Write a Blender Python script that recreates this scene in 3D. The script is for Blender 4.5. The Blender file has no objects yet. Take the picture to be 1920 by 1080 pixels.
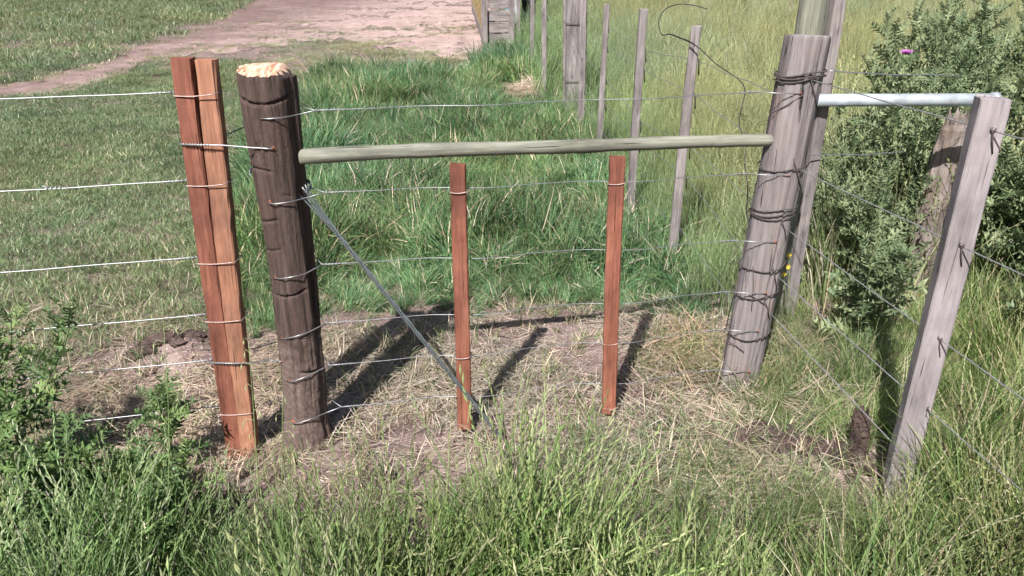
import bpy, math, random
import numpy as np
from mathutils import Vector, Matrix, Euler

# ------------------------------------------------------------------ camera, sky, sun, exposure
SC = bpy.context.scene
COL = SC.collection
EYE = 1.6                      # eye height, metres
PITCH = math.radians(23.0)     # camera looks down by this much
FPX = 1450.0                   # focal length in pixels of a 1920 wide picture
SUN_ELEV, SUN_AZ = 47.5, 200.0
cam_data = bpy.data.cameras.new('camera')
cam_data.sensor_width = 36.0
cam_data.lens = 36.0 * FPX / 1920.0
cam_data.clip_start = 0.02
cam_data.clip_end = 2000.0
cam = bpy.data.objects.new('camera', cam_data)
COL.objects.link(cam)
cam.location = (0, 0, EYE)
cam.rotation_euler = (math.pi / 2 - PITCH, 0, 0)
SC.camera = cam

world = bpy.data.worlds.new('World')
SC.world = world
world.use_nodes = True
wn = world.node_tree
wn.nodes.clear()
sky = wn.nodes.new('ShaderNodeTexSky')
sky.sky_type = 'NISHITA'
sky.sun_disc = False
sky.sun_elevation = math.radians(SUN_ELEV)
sky.sun_rotation = math.radians(SUN_AZ)
sky.dust_density = 2.0
bg = wn.nodes.new('ShaderNodeBackground')
bg.inputs['Strength'].default_value = 0.05
wo = wn.nodes.new('ShaderNodeOutputWorld')
wn.links.new(sky.outputs[0], bg.inputs[0])
wn.links.new(bg.outputs[0], wo.inputs[0])

sun_data = bpy.data.lights.new('sun', 'SUN')
sun_data.energy = 5.0
sun_data.angle = math.radians(0.55)
sun_data.color = (1.0, 0.95, 0.90)
sun = bpy.data.objects.new('sun', sun_data)
COL.objects.link(sun)
_e, _a = math.radians(SUN_ELEV), math.radians(SUN_AZ)
to_sun = Vector((math.sin(_a) * math.cos(_e), math.cos(_a) * math.cos(_e), math.sin(_e)))
sun.rotation_euler = to_sun.to_track_quat('Z', 'Y').to_euler()
sun.location = to_sun * 30

SC.view_settings.view_transform = 'Standard'
SC.view_settings.look = 'None'
SC.view_settings.gamma = 1.0
SC.view_settings.exposure = 0.95
SC.view_settings.use_curve_mapping = False
SC.render.engine = 'CYCLES'
SC.cycles.max_bounces = 4
SC.cycles.diffuse_bounces = 2
SC.cycles.glossy_bounces = 2
SC.cycles.transmission_bounces = 2
SC.cycles.use_denoising = True
SC.cycles.use_adaptive_sampling = True
SC.cycles.adaptive_threshold = 0.035
SC.cycles.adaptive_min_samples = 16
SC.cycles.caustics_reflective = False
SC.cycles.caustics_refractive = False

random.seed(7)
RNG = np.random.default_rng(11)

# ------------------------------------------------------------------ survey helpers (picture -> real place)
_f = np.array([0, math.cos(PITCH), -math.sin(PITCH)])
_u = np.array([0, math.sin(PITCH), math.cos(PITCH)])
def ray(x, y):
    return _f + np.array([1.0, 0, 0]) * (x - 960) / FPX + _u * (540 - y) / FPX
def G(x, y, z=0.0):                      # where a sight line meets the level z
    d = ray(x, y); t = (z - EYE) / d[2]
    return Vector((d[0] * t, d[1] * t, z))
def PY(x, y, Y):                         # where a sight line meets the upright plane at distance Y
    d = ray(x, y); t = Y / d[1]
    return Vector((d[0] * t, Y, EYE + d[2] * t))
def to_px(X, Y, Z):
    dz = Z - EYE
    dep = Y * _f[1] + dz * _f[2]
    dep = np.maximum(dep, 1e-3)
    return 960 + FPX * X / dep, 540 - FPX * (Y * _u[1] + dz * _u[2]) / dep

# ------------------------------------------------------------------ noise
def _hash(ix, iy, seed):
    n = (ix.astype(np.int64) * 374761393 + iy.astype(np.int64) * 668265263 + seed * 1442695041) & 0xFFFFFFFF
    n = ((n ^ (n >> 13)) * 1274126177) & 0xFFFFFFFF
    n = n ^ (n >> 16)
    return (n & 0xFFFF) / 65535.0
def vnoise(x, y, seed=0):
    x = np.asarray(x, float); y = np.asarray(y, float)
    ix, iy = np.floor(x), np.floor(y)
    fx, fy = x - ix, y - iy
    fx = fx * fx * (3 - 2 * fx); fy = fy * fy * (3 - 2 * fy)
    a = _hash(ix, iy, seed); b = _hash(ix + 1, iy, seed)
    c = _hash(ix, iy + 1, seed); d = _hash(ix + 1, iy + 1, seed)
    return (a * (1 - fx) + b * fx) * (1 - fy) + (c * (1 - fx) + d * fx) * fy
def fbm(x, y, seed=0, octv=3):
    s = 0; a = .5; t = 0
    for k in range(octv):
        s = s + a * vnoise(x * 2 ** k, y * 2 ** k, seed + k * 17); t += a; a *= .5
    return s / t

MOUNDS = [  # x, y, radius, height
    (-1.52, 3.02, .16, .05), (-1.36, 3.06, .12, .04), (-0.62, 2.02, .2, .025),
    (1.0, 2.23, .17, .05), (.78, 2.35, .14, .03), (0.2, 10.4, .35, .07), (-.5, 2.1, .12, .02),
]
def height(x, y):
    x = np.asarray(x, float); y = np.asarray(y, float)
    far = np.clip((y - 3.5) / 6, 0, 1)
    h = (fbm(x * .9, y * .9, 3) - .5) * (.03 + .10 * far)
    h = h + (fbm(x * 5, y * 5, 9) - .5) * .022
    near = (np.abs(x) < 4) & (y < 7)
    h = h + np.where(near, (fbm(x * 22, y * 22, 5) - .5) * .014, 0)
    for mx, my, r, a in MOUNDS:
        d2 = ((x - mx) ** 2 + (y - my) ** 2) / r ** 2
        h = h + a * np.exp(-d2) * (.55 + .9 * vnoise(x * 14, y * 14, 4))
    return h
def hz(x, y):
    return float(height(np.array([x]), np.array([y]))[0])

# ------------------------------------------------------------------ materials
def new_mat(name):
    m = bpy.data.materials.new(name); m.use_nodes = True
    nt = m.node_tree; nt.nodes.clear()
    out = nt.nodes.new('ShaderNodeOutputMaterial')
    b = nt.nodes.new('ShaderNodeBsdfPrincipled')
    nt.links.new(b.outputs[0], out.inputs[0])
    return m, nt, b, out
def node(nt, t, **kw):
    n = nt.nodes.new(t)
    for k, v in kw.items(): setattr(n, k, v)
    return n
def coords(nt, scale=(1, 1, 1), kind='Object', loc=(0, 0, 0)):
    tc = node(nt, 'ShaderNodeTexCoord'); mp = node(nt, 'ShaderNodeMapping')
    mp.inputs['Scale'].default_value = scale; mp.inputs['Location'].default_value = loc
    nt.links.new(tc.outputs[kind], mp.inputs['Vector'])
    return mp.outputs[0]
def noise(nt, vec, scale, detail=4, rough=.6, dist=0):
    n = node(nt, 'ShaderNodeTexNoise')
    n.inputs['Scale'].default_value = scale; n.inputs['Detail'].default_value = detail
    n.inputs['Roughness'].default_value = rough; n.inputs['Distortion'].default_value = dist
    if vec: nt.links.new(vec, n.inputs['Vector'])
    return n.outputs['Fac']
def ramp(nt, fac, stops):
    r = node(nt, 'ShaderNodeValToRGB')
    while len(r.color_ramp.elements) < len(stops): r.color_ramp.elements.new(.5)
    for e, (p, c) in zip(r.color_ramp.elements, stops):
        e.position = p; e.color = (*c, 1) if len(c) == 3 else c
    nt.links.new(fac, r.inputs[0])
    return r.outputs[0]
def mix(nt, fac, a, b, mode='MIX'):
    n = node(nt, 'ShaderNodeMix', data_type='RGBA', blend_type=mode)
    for sock, v in ((n.inputs[0], fac), (n.inputs[6], a), (n.inputs[7], b)):
        if hasattr(v, 'is_linked'): nt.links.new(v, sock)
        elif isinstance(v, (int, float)): sock.default_value = v
        else: sock.default_value = (*v, 1)
    return n.outputs[2]
def bump(nt, b, fac, strength, dist=.01, prev=None):
    n = node(nt, 'ShaderNodeBump')
    n.inputs['Strength'].default_value = strength; n.inputs['Distance'].default_value = dist
    nt.links.new(fac, n.inputs['Height'])
    if prev: nt.links.new(prev, n.inputs['Normal'])
    nt.links.new(n.outputs[0], b.inputs['Normal'])
    return n.outputs[0]
M = {}
def wood_mat(key, stops, grain=(18, 18, 1.2), rough=.75, bumps=.4, blotch=None, saw=0, fleck=None, soft=.35):
    m, nt, b, out = new_mat(key)
    oi = node(nt, 'ShaderNodeObjectInfo')
    v = coords(nt, grain)
    ad = node(nt, 'ShaderNodeVectorMath', operation='ADD')
    nt.links.new(v, ad.inputs[0])
    sc = node(nt, 'ShaderNodeMath', operation='MULTIPLY'); sc.inputs[1].default_value = 40
    nt.links.new(oi.outputs['Random'], sc.inputs[0])
    cx = node(nt, 'ShaderNodeCombineXYZ'); nt.links.new(sc.outputs[0], cx.inputs[2])
    nt.links.new(cx.outputs[0], ad.inputs[1])
    n1 = noise(nt, ad.outputs[0], 2.2, 6, .65, .4)
    c = ramp(nt, n1, stops)
    n2 = noise(nt, coords(nt, (1, 1, .45)), 9, 3, .6)
    if blotch:
        c = mix(nt, ramp(nt, n2, [(.48, (0, 0, 0)), (.66, (1, 1, 1))]), c, blotch)
    n3 = noise(nt, coords(nt, (60, 60, 2.5)), 2.2, 4, .7)
    c = mix(nt, .5, c, ramp(nt, n3, [(.35, (soft, soft, soft)), (.6, (1, 1, 1))]), 'MULTIPLY')
    vor = node(nt, 'ShaderNodeTexVoronoi'); vor.inputs['Scale'].default_value = 5.5
    av = node(nt, 'ShaderNodeVectorMath', operation='ADD'); nt.links.new(coords(nt, (2.2, 2.2, 1)), av.inputs[0]); nt.links.new(cx.outputs[0], av.inputs[1])
    nt.links.new(av.outputs[0], vor.inputs['Vector'])
    c = mix(nt, ramp(nt, vor.outputs['Distance'], [(.05, (.75, .75, .75)), (.11, (0, 0, 0))]), c, tuple(x * .35 for x in stops[0][1]))
    n6 = noise(nt, coords(nt, (1, 1, .3)), 5, 5, .7)
    c = mix(nt, .75, c, ramp(nt, n6, [(.36, (.46, .45, .45)), (.52, (1, 1, 1)), (.7, (1.18, 1.15, 1.12))]), 'MULTIPLY')
    n7 = noise(nt, coords(nt, (45, 45, 1.1)), 2.6, 3, .5)
    crack = ramp(nt, n7, [(.30, (0, 0, 0)), (.345, (1, 1, 1))])
    c = mix(nt, .85, c, crack, 'MULTIPLY')
    if fleck:
        n4 = noise(nt, coords(nt, (60, 60, 8)), 2.2, 3, .6)
        c = mix(nt, ramp(nt, n4, [(.66, (0, 0, 0)), (.7, (1, 1, 1))]), c, fleck)
    nt.links.new(c, b.inputs['Base Color'])
    b.inputs['Roughness'].default_value = rough
    b.inputs['Specular IOR Level'].default_value = .25
    p = bump(nt, b, n1, bumps, .006)
    p = bump(nt, b, n3, bumps * .8, .003, p)
    p = bump(nt, b, crack, .6, .004, p)
    if saw:
        w = node(nt, 'ShaderNodeTexWave', bands_direction='Z'); w.inputs['Scale'].default_value = 38
        w.inputs['Distortion'].default_value = 3; w.inputs['Detail'].default_value = 2
        nt.links.new(coords(nt), w.inputs['Vector'])
        bump(nt, b, w.outputs['Fac'], saw, .002, p)
    M[key] = m
    return m
wood_mat('red_hardwood', [(.3, (.17, .062, .040)), (.5, (.275, .106, .068)), (.7, (.345, .15, .098))], (14, 14, 1), .7, .25, (.235, .085, .062), .05)
wood_mat('brown_hardwood', [(.3, (.14, .053, .036)), (.5, (.24, .092, .060)), (.72, (.32, .135, .088))], (14, 14, 1), .7, .25, (.19, .072, .052), .05)
wood_mat('tan_hardwood', [(.3, (.25, .115, .07)), (.5, (.38, .185, .115)), (.7, (.44, .235, .155))], (14, 14, 1), .7, .2, (.25, .12, .085), .05)
wood_mat('grey_timber', [(.3, (.12, .108, .108)), (.5, (.235, .212, .212)), (.75, (.34, .312, .312))], (16, 16, 1), .85, .6, (.27, .24, .235), .1)
wood_mat('grey_sawn', [(.3, (.22, .195, .205)), (.5, (.285, .255, .267)), (.75, (.345, .312, .325))], (12, 12, .8), .85, .15, (.28, .248, .255), .05, soft=.65)
wood_mat('old_post_timber', [(.24, (.085, .076, .077)), (.4, (.18, .162, .165)), (.6, (.228, .206, .209)), (.8, (.305, .278, .28))], (16, 16, .9), .85, .7, (.215, .17, .163), soft=.5)
wood_mat('rail_timber', [(.3, (.15, .155, .125)), (.5, (.235, .24, .198)), (.75, (.31, .31, .265))], (20, 20, 1), .75, .35, (.20, .205, .16))
wood_mat('rotten_timber', [(.3, (.12, .098, .09)), (.5, (.25, .21, .195)), (.75, (.36, .305, .285))], (14, 14, 1), .9, 1.0, (.2, .15, .12))
wood_mat('yellow_paint_timber', [(.3, (.33, .24, .10)), (.5, (.45, .33, .12)), (.75, (.42, .36, .28))], (14, 14, 1), .8, .4, (.36, .30, .22))
wood_mat('white_timber', [(.3, (.36, .36, .38)), (.5, (.5, .5, .53)), (.75, (.6, .6, .62))], (14, 14, 1), .8, .4)

def dark_post_mat():
    m, nt, b, out = new_mat('dark_log')
    n1 = noise(nt, coords(nt, (30, 30, 2.2)), 2.4, 8, .72, .5)
    c = ramp(nt, n1, [(.3, (.015, .011, .009)), (.40, (.060, .042, .036)), (.58, (.106, .074, .064)), (.8, (.18, .133, .117))])
    n3 = noise(nt, coords(nt, (1, 1, .5)), 7, 4, .6)
    c = mix(nt, ramp(nt, n3, [(.5, (0, 0, 0)), (.7, (.6, .6, .6))]), c, (.105, .062, .052))
    # dried clay smeared over the foot of the post, thinning out upward
    sep = node(nt, 'ShaderNodeSeparateXYZ'); nt.links.new(coords(nt), sep.inputs[0])
    mr = node(nt, 'ShaderNodeMapRange'); mr.inputs[1].default_value = .62; mr.inputs[2].default_value = .05
    nt.links.new(sep.outputs[2], mr.inputs[0])
    n4 = noise(nt, coords(nt), 11, 5, .65)
    ad = node(nt, 'ShaderNodeMath', operation='MULTIPLY_ADD')
    nt.links.new(mr.outputs[0], ad.inputs[0]); ad.inputs[1].default_value = .62; nt.links.new(n4, ad.inputs[2])
    mask = ramp(nt, ad.outputs[0], [(.66, (0, 0, 0)), (.84, (.85, .85, .85))])
    n5 = noise(nt, coords(nt), 60, 4, .7)
    clay = ramp(nt, n5, [(.3, (.11, .078, .068)), (.7, (.24, .18, .16))])
    c = mix(nt, mask, c, clay)
    nt.links.new(c, b.inputs['Base Color'])
    b.inputs['Roughness'].default_value = .82; b.inputs['Specular IOR Level'].default_value = .25
    p = bump(nt, b, n1, 1.0, .014)
    bump(nt, b, n5, .7, .005, p)
    M['dark_log'] = m
dark_post_mat()

def cut_mat():
    m, nt, b, out = new_mat('fresh_cut_wood')
    n1 = noise(nt, coords(nt, (60, 6, 6)), 2.0, 5, .6, .3)
    c = ramp(nt, n1, [(.34, (.24, .09, .055)), (.44, (.46, .25, .16)), (.54, (.60, .41, .30)), (.75, (.68, .52, .40))])
    nt.links.new(c, b.inputs['Base Color']); b.inputs['Roughness'].default_value = .7
    bump(nt, b, n1, .6, .006)
    M['fresh_cut_wood'] = m
cut_mat()
def plain(key, col, rough=.6, metal=0, var=.25, scale=30, bmp=0):
    m, nt, b, out = new_mat(key)
    n = noise(nt, coords(nt), scale, 4, .6)
    lo = tuple(c * (1 - var) for c in col); hi = tuple(min(1, c * (1 + var)) for c in col)
    nt.links.new(ramp(nt, n, [(.3, lo), (.7, hi)]), b.inputs['Base Color'])
    b.inputs['Roughness'].default_value = rough; b.inputs['Metallic'].default_value = metal
    if bmp: bump(nt, b, n, bmp, .01)
    M[key] = m
plain('new_wire', (.34, .35, .37), .45, .8, .25, 120)
plain('dull_wire', (.30, .30, .315), .55, .7, .3, 90)
plain('brace_wire', (.24, .27, .285), .5, .75, .3, 90)
plain('rust_wire', (.075, .062, .062), .8, .2, .4, 90)
plain('tie_wire', (.40, .30, .285), .5, .7, .3, 90)
plain('galvanised', (.40, .45, .49), .5, .35, .3, 14)
plain('black_cable', (.025, .026, .026), .6, 0, .3, 60)
plain('drilled_wood', (.26, .085, .05), .8, 0, .4, 200)
plain('hole_dark', (.04, .008, .006), .9, 0, .4, 200)
plain('black_plastic', (.02, .02, .022), .5, 0, .3, 12)
plain('blue_plastic', (.10, .24, .30), .5, 0, .3, 12)
plain('purple_petal', (.42, .12, .44), .7, 0, .3, 200)
plain('yellow_petal', (.75, .55, .04), .6, 0, .2, 200)
plain('pebble', (.42, .37, .33), .85, 0, .25, 30, .4)

def soil_mat(key, stops, litter=None, scale=6.0, bmp=1.0):
    m, nt, b, out = new_mat(key)
    v = coords(nt)
    n1 = noise(nt, v, scale, 8, .68)
    c = ramp(nt, n1, stops)
    n0 = noise(nt, v, .9, 3, .5)
    c = mix(nt, .55, c, ramp(nt, n0, [(.35, (.62, .60, .60)), (.65, (1, 1, 1))]), 'MULTIPLY')
    n2 = noise(nt, v, 95, 4, .7)
    c = mix(nt, .6, c, ramp(nt, n2, [(.3, (.45, .45, .45)), (.65, (1, 1, 1))]), 'MULTIPLY')
    if litter:
        n3 = noise(nt, coords(nt, (1, 3, 1)), 70, 2, .5)
        c = mix(nt, ramp(nt, n3, [(.6, (0, 0, 0)), (.66, (1, 1, 1))]), c, litter)
    nt.links.new(c, b.inputs['Base Color']); b.inputs['Roughness'].default_value = .95
    b.inputs['Specular IOR Level'].default_value = .15
    p = bump(nt, b, n1, .6 * bmp, .05)
    bump(nt, b, n2, .6 * bmp, .012, p)
    M[key] = m
soil_mat('soil', [(.3, (.10, .07, .065)), (.5, (.235, .17, .158)), (.7, (.39, .30, .275))], (.50, .42, .37))
soil_mat('track_dirt', [(.3, (.29, .205, .19)), (.5, (.47, .355, .33)), (.72, (.57, .45, .42))], None, 3.4, .7)
def damp_track():
    """the arm of the track that runs off to the left is darker, damper earth"""
    nt = M['track_dirt'].node_tree; b = next(n for n in nt.nodes if n.type == 'BSDF_PRINCIPLED')
    src = b.inputs['Base Color'].links[0].from_socket
    sep = node(nt, 'ShaderNodeSeparateXYZ'); nt.links.new(coords(nt), sep.inputs[0])
    nz = noise(nt, coords(nt), .8, 4, .6)
    a = node(nt, 'ShaderNodeMath', operation='MULTIPLY_ADD'); a.inputs[1].default_value = 5.0
    nt.links.new(nz, a.inputs[0]); nt.links.new(sep.outputs[0], a.inputs[2])
    mr = node(nt, 'ShaderNodeMapRange'); mr.inputs[1].default_value = -1.6; mr.inputs[2].default_value = -5.0
    nt.links.new(a.outputs[0], mr.inputs[0])
    c = mix(nt, mr.outputs[0], src, mix(nt, 1.0, src, (.50, .46, .46), 'MULTIPLY'))
    n3 = noise(nt, coords(nt, (1, .5, 1)), 9, 5, .7)
    c = mix(nt, ramp(nt, n3, [(.60, (0, 0, 0)), (.66, (.6, .6, .6))]), c, (.17, .125, .10))
    nt.links.new(c, b.inputs['Base Color'])
damp_track()
soil_mat('dark_soil', [(.3, (.05, .036, .035)), (.5, (.11, .078, .07)), (.7, (.19, .14, .125))], None, 14, 1.0)

def foliage_mat(key, trans=.3, rough=.55, satur=1.0, wob=.12):
    m, nt, b, out = new_mat(key)
    at = node(nt, 'ShaderNodeAttribute', attribute_name='Col')
    ti = node(nt, 'ShaderNodeAttribute', attribute_name='tint', attribute_type='INSTANCER')
    c = mix(nt, 1.0, at.outputs['Color'], ti.outputs['Color'], 'MULTIPLY')
    nt.links.new(c, b.inputs['Base Color'])
    b.inputs['Roughness'].default_value = rough; b.inputs['Specular IOR Level'].default_value = .3
    tr = node(nt, 'ShaderNodeBsdfTranslucent')
    nt.links.new(mix(nt, 1.0, c, (1.0, 1.05, .7), 'MULTIPLY'), tr.inputs['Color'])
    ms = node(nt, 'ShaderNodeMixShader'); ms.inputs[0].default_value = trans
    nt.links.new(b.outputs[0], ms.inputs[1]); nt.links.new(tr.outputs[0], ms.inputs[2])
    nt.links.new(ms.outputs[0], out.inputs[0])
    M[key] = m
foliage_mat('grass_blades')
def leaf_mat(key, stops, trans=.22):
    m, nt, b, out = new_mat(key)
    oi = node(nt, 'ShaderNodeObjectInfo')
    n = noise(nt, coords(nt), 9, 3, .6)
    ad = node(nt, 'ShaderNodeMath', operation='MULTIPLY_ADD'); ad.inputs[1].default_value = .7
    nt.links.new(oi.outputs['Random'], ad.inputs[0])
    sb = node(nt, 'ShaderNodeMath', operation='MULTIPLY'); sb.inputs[1].default_value = .35
    nt.links.new(n, sb.inputs[0]); nt.links.new(sb.outputs[0], ad.inputs[2])
    c = ramp(nt, ad.outputs[0], stops)
    nt.links.new(c, b.inputs['Base Color'])
    b.inputs['Roughness'].default_value = .5; b.inputs['Specular IOR Level'].default_value = .35
    bump(nt, b, n, .4, .02)
    tr = node(nt, 'ShaderNodeBsdfTranslucent'); nt.links.new(c, tr.inputs['Color'])
    ms = node(nt, 'ShaderNodeMixShader'); ms.inputs[0].default_value = trans
    nt.links.new(b.outputs[0], ms.inputs[1]); nt.links.new(tr.outputs[0], ms.inputs[2])
    nt.links.new(ms.outputs[0], out.inputs[0])
    M[key] = m
leaf_mat('thistle_leaf', [(.1, (.065, .12, .045)), (.5, (.11, .185, .065)), (.85, (.20, .285, .10))])
leaf_mat('grey_thistle_leaf', [(.1, (.09, .138, .068)), (.5, (.155, .205, .105)), (.9, (.26, .305, .17))])
plain('green_stem', (.13, .17, .075), .6, 0, .3, 40)
plain('oat_stem', (.17, .23, .09), .6, 0, .3, 40)
plain('oat_husk', (.30, .36, .17), .6, 0, .3, 60)
plain('dry_stem', (.42, .34, .20), .7, 0, .3, 40)

# ------------------------------------------------------------------ mesh helpers
class MB:
    def __init__(s): s.v = []; s.f = []
    def add(s, vs, fs):
        o = len(s.v); s.v.extend([tuple(p) for p in vs]); s.f.extend([tuple(i + o for i in f) for f in fs])
        return s
    def tube(s, pts, r, seg=8, cap=True, wob=0.0):
        pts = [Vector(p) for p in pts]; n = len(pts)
        rs = r if hasattr(r, '__len__') else [r] * n
        ref = None; vs = []
        for i, p in enumerate(pts):
            t = (pts[min(i + 1, n - 1)] - pts[max(i - 1, 0)])
            t = t.normalized() if t.length > 1e-9 else Vector((0, 0, 1))
            if ref is None:
                ref = Vector((0, 0, 1)) if abs(t.z) < .9 else Vector((1, 0, 0))
            a = (ref - t * ref.dot(t)).normalized(); b = t.cross(a); ref = a
            for k in range(seg):
                th = 2 * math.pi * k / seg
                q = rs[i] * (1 + (random.random() - .5) * wob)
                vs.append(p + a * math.cos(th) * q + b * math.sin(th) * q)
        fs = []
        for i in range(n - 1):
            for k in range(seg):
                k2 = (k + 1) % seg
                fs.append((i * seg + k, i * seg + k2, (i + 1) * seg + k2, (i + 1) * seg + k))
        if cap:
            fs.append(tuple(reversed(range(seg)))); fs.append(tuple((n - 1) * seg + k for k in range(seg)))
        return s.add(vs, fs)
    def build(s, name, mat, parent=None, smooth=True):
        me = bpy.data.meshes.new(name); me.from_pydata(s.v, [], s.f); me.update()
        me.materials.append(M[mat] if isinstance(mat, str) else mat)
        if smooth:
            me.polygons.foreach_set('use_smooth', [True] * len(me.polygons))
        o = bpy.data.objects.new(name, me); COL.objects.link(o)
        if parent: o.parent = parent
        return o
def tag(o, label=None, cat=None, group=None, kind=None):
    if label: o['label'] = label
    if cat: o['category'] = cat
    if group: o['group'] = group
    if kind: o['kind'] = kind
    return o
def empty(name, loc, rz=0):
    o = bpy.data.objects.new(name, None); COL.objects.link(o)
    o.location = loc; o.rotation_euler = (0, 0, rz); o.empty_display_size = .1
    return o
def lerp(a, b, t): return a + (b - a) * t

def timber(name, mat, w, d, h, rows=26, chip=.0018, warp=.004, bev=.004, seed=0, sag_top=.004):
    """squared stick of timber with softened, slightly chipped arrises, standing on z=0"""
    rg = random.Random(seed)
    ph = [rg.uniform(0, 6.28) for _ in range(4)]
    ring = []
    for sx, sy in ((-1, -1), (1, -1), (1, 1), (-1, 1)):
        ax, ay = sx * w / 2, sy * d / 2
        pair = [(ax - sx * bev, ay), (ax, ay - sy * bev)]
        if sx * sy > 0: pair.reverse()
        if (sx, sy) == (-1, -1): pair = [(ax, ay - sy * bev), (ax - sx * bev, ay)]
        if (sx, sy) == (1, -1): pair = [(ax - sx * bev, ay), (ax, ay - sy * bev)]
        if (sx, sy) == (1, 1): pair = [(ax, ay - sy * bev), (ax - sx * bev, ay)]
        if (sx, sy) == (-1, 1): pair = [(ax - sx * bev, ay), (ax, ay - sy * bev)]
        ring += pair
    m = MB(); vs = []; n = len(ring)
    for i in range(rows + 1):
        t = i / rows; z = t * h
        ox = warp * math.sin(t * 3.0 + ph[0]); oy = warp * math.sin(t * 2.4 + ph[1])
        for (x, y) in ring:
            c = 1 - (rg.random() ** 3) * chip * 22
            zz = z + ((rg.random() - .5) * sag_top * 2 if i == rows else 0)
            vs.append((x * c + ox + rg.uniform(-chip, chip) * .4, y * c + oy + rg.uniform(-chip, chip) * .4, zz))
    fs = []
    for i in range(rows):
        for k in range(n):
            k2 = (k + 1) % n
            fs.append((i * n + k, i * n + k2, (i + 1) * n + k2, (i + 1) * n + k))
    fs.append(tuple(reversed(range(n)))); fs.append(tuple(rows * n + k for k in range(n)))
    m.add(vs, fs)
    return m.build(name, mat, smooth=False)
def stand(o, base, top, rz=0):
    """put a z-up stick of any length at base, leaning toward top"""
    d = (Vector(top) - Vector(base)).normalized()
    q = Vector((0, 0, 1)).rotation_difference(d)
    o.rotation_mode = 'QUATERNION'
    o.rotation_quaternion = q @ Euler((0, 0, rz)).to_quaternion()
    o.location = base

def ring_rect(w, d, z, gap=.002, tilt=0.0, n=6):
    pts = []
    c = [(-w / 2 - gap, -d / 2 - gap), (w / 2 + gap, -d / 2 - gap), (w / 2 + gap, d / 2 + gap), (-w / 2 - gap, d / 2 + gap)]
    for i in range(4):
        a, b = c[i], c[(i + 1) % 4]
        for k in range(n):
            t = k / n
            x, y = lerp(a[0], b[0], t), lerp(a[1], b[1], t)
            s = -.004 * math.sin(math.pi * t) if i == 0 else 0
            pts.append((x, y, z + s + tilt * (x / w)))
    pts.append(pts[0])
    return pts

# ------------------------------------------------------------------ setting: ground and track
def axis(segs):
    out = []
    for a, b, s in segs:
        out += list(np.arange(a, b - 1e-9, s))
    out.append(segs[-1][1])
    return np.array(out)
gx = axis([(-220, -60, 20), (-60, -20, 4), (-20, -8, .8), (-8, -3.2, .16), (-3.2, 3.2, .03), (3.2, 8, .16), (8, 20, .8), (20, 60, 4), (60, 220, 20)])
gy = axis([(-40, -6, 4), (-6, .6, .3), (.6, 4.2, .03), (4.2, 8, .08), (8, 20, .3), (20, 60, 2), (60, 260, 20)])
XX, YY = np.meshgrid(gx, gy)
ZZ = height(XX, YY)
def grid_mesh(name, X, Y, Z, mat):
    r, c = X.shape
    me = bpy.data.meshes.new(name)
    idx = np.arange(r * c).reshape(r, c)
    q = np.stack([idx[:-1, :-1], idx[:-1, 1:], idx[1:, 1:], idx[1:, :-1]], -1).reshape(-1, 4)
    me.vertices.add(r * c); me.vertices.foreach_set('co', np.stack([X, Y, Z], -1).reshape(-1).astype(np.float32))
    me.loops.add(q.size); me.loops.foreach_set('vertex_index', q.reshape(-1).astype(np.int32))
    me.polygons.add(len(q)); me.polygons.foreach_set('loop_start', np.arange(0, q.size, 4, dtype=np.int32))
    me.polygons.foreach_set('use_smooth', np.ones(len(q), bool))
    me.update(); me.validate()
    me.materials.append(M[mat])
    o = bpy.data.objects.new(name, me); COL.objects.link(o)
    return o
tag(grid_mesh('ground', XX, YY, ZZ, 'soil'), 'brown paddock soil strewn with dry litter under the fence', 'ground', kind='structure')

TB = np.array([(-400, 230), (0, 196), (60, 184), (120, 178), (190, 160), (260, 125), (330, 105), (430, 100), (500, 90), (560, 84), (640, 72), (720, 88), (800, 100), (860, 112), (905, 116), (925, 100), (960, 70)], float)
TT = np.array([(-400, 165), (0, 158), (60, 150), (140, 133), (230, 98), (330, 66), (430, 24), (468, 2), (490, -30), (520, -44), (960, -44)], float)
def track_b(x): return np.interp(x, TB[:, 0], TB[:, 1])
def track_t(x): return np.interp(x, TT[:, 0], TT[:, 1])
cols = np.arange(-400, 925, 5.0); rows = np.linspace(0, 1, 40)
wig = (fbm(cols / 23, cols * 0, 21) - .5) * 16
wig2 = (fbm(cols / 19, cols * 0, 27) - .5) * 10
PXg = np.repeat(cols[None, :], len(rows), 0)
yb = track_b(cols) + wig; yt = track_t(cols) + wig2
PYg = yb[None, :] + (yt - yb)[None, :] * rows[:, None] ** .7
dd = (_f[None, None, :] + np.stack([(PXg - 960) / FPX, 0 * PXg, 0 * PXg], -1) + _u[None, None, :] * ((540 - PYg) / FPX)[..., None])
tt = -EYE / dd[..., 2]
TX, TY = dd[..., 0] * tt, dd[..., 1] * tt
tag(grid_mesh('dirt_track', TX, TY, height(TX, TY) + .012 + .02 * (fbm(TX * 1.5, TY * 1.5, 33) - .5), 'track_dirt'),
    'pale pinkish bare dirt track crossing behind the lawn', 'track', kind='structure')

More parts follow.
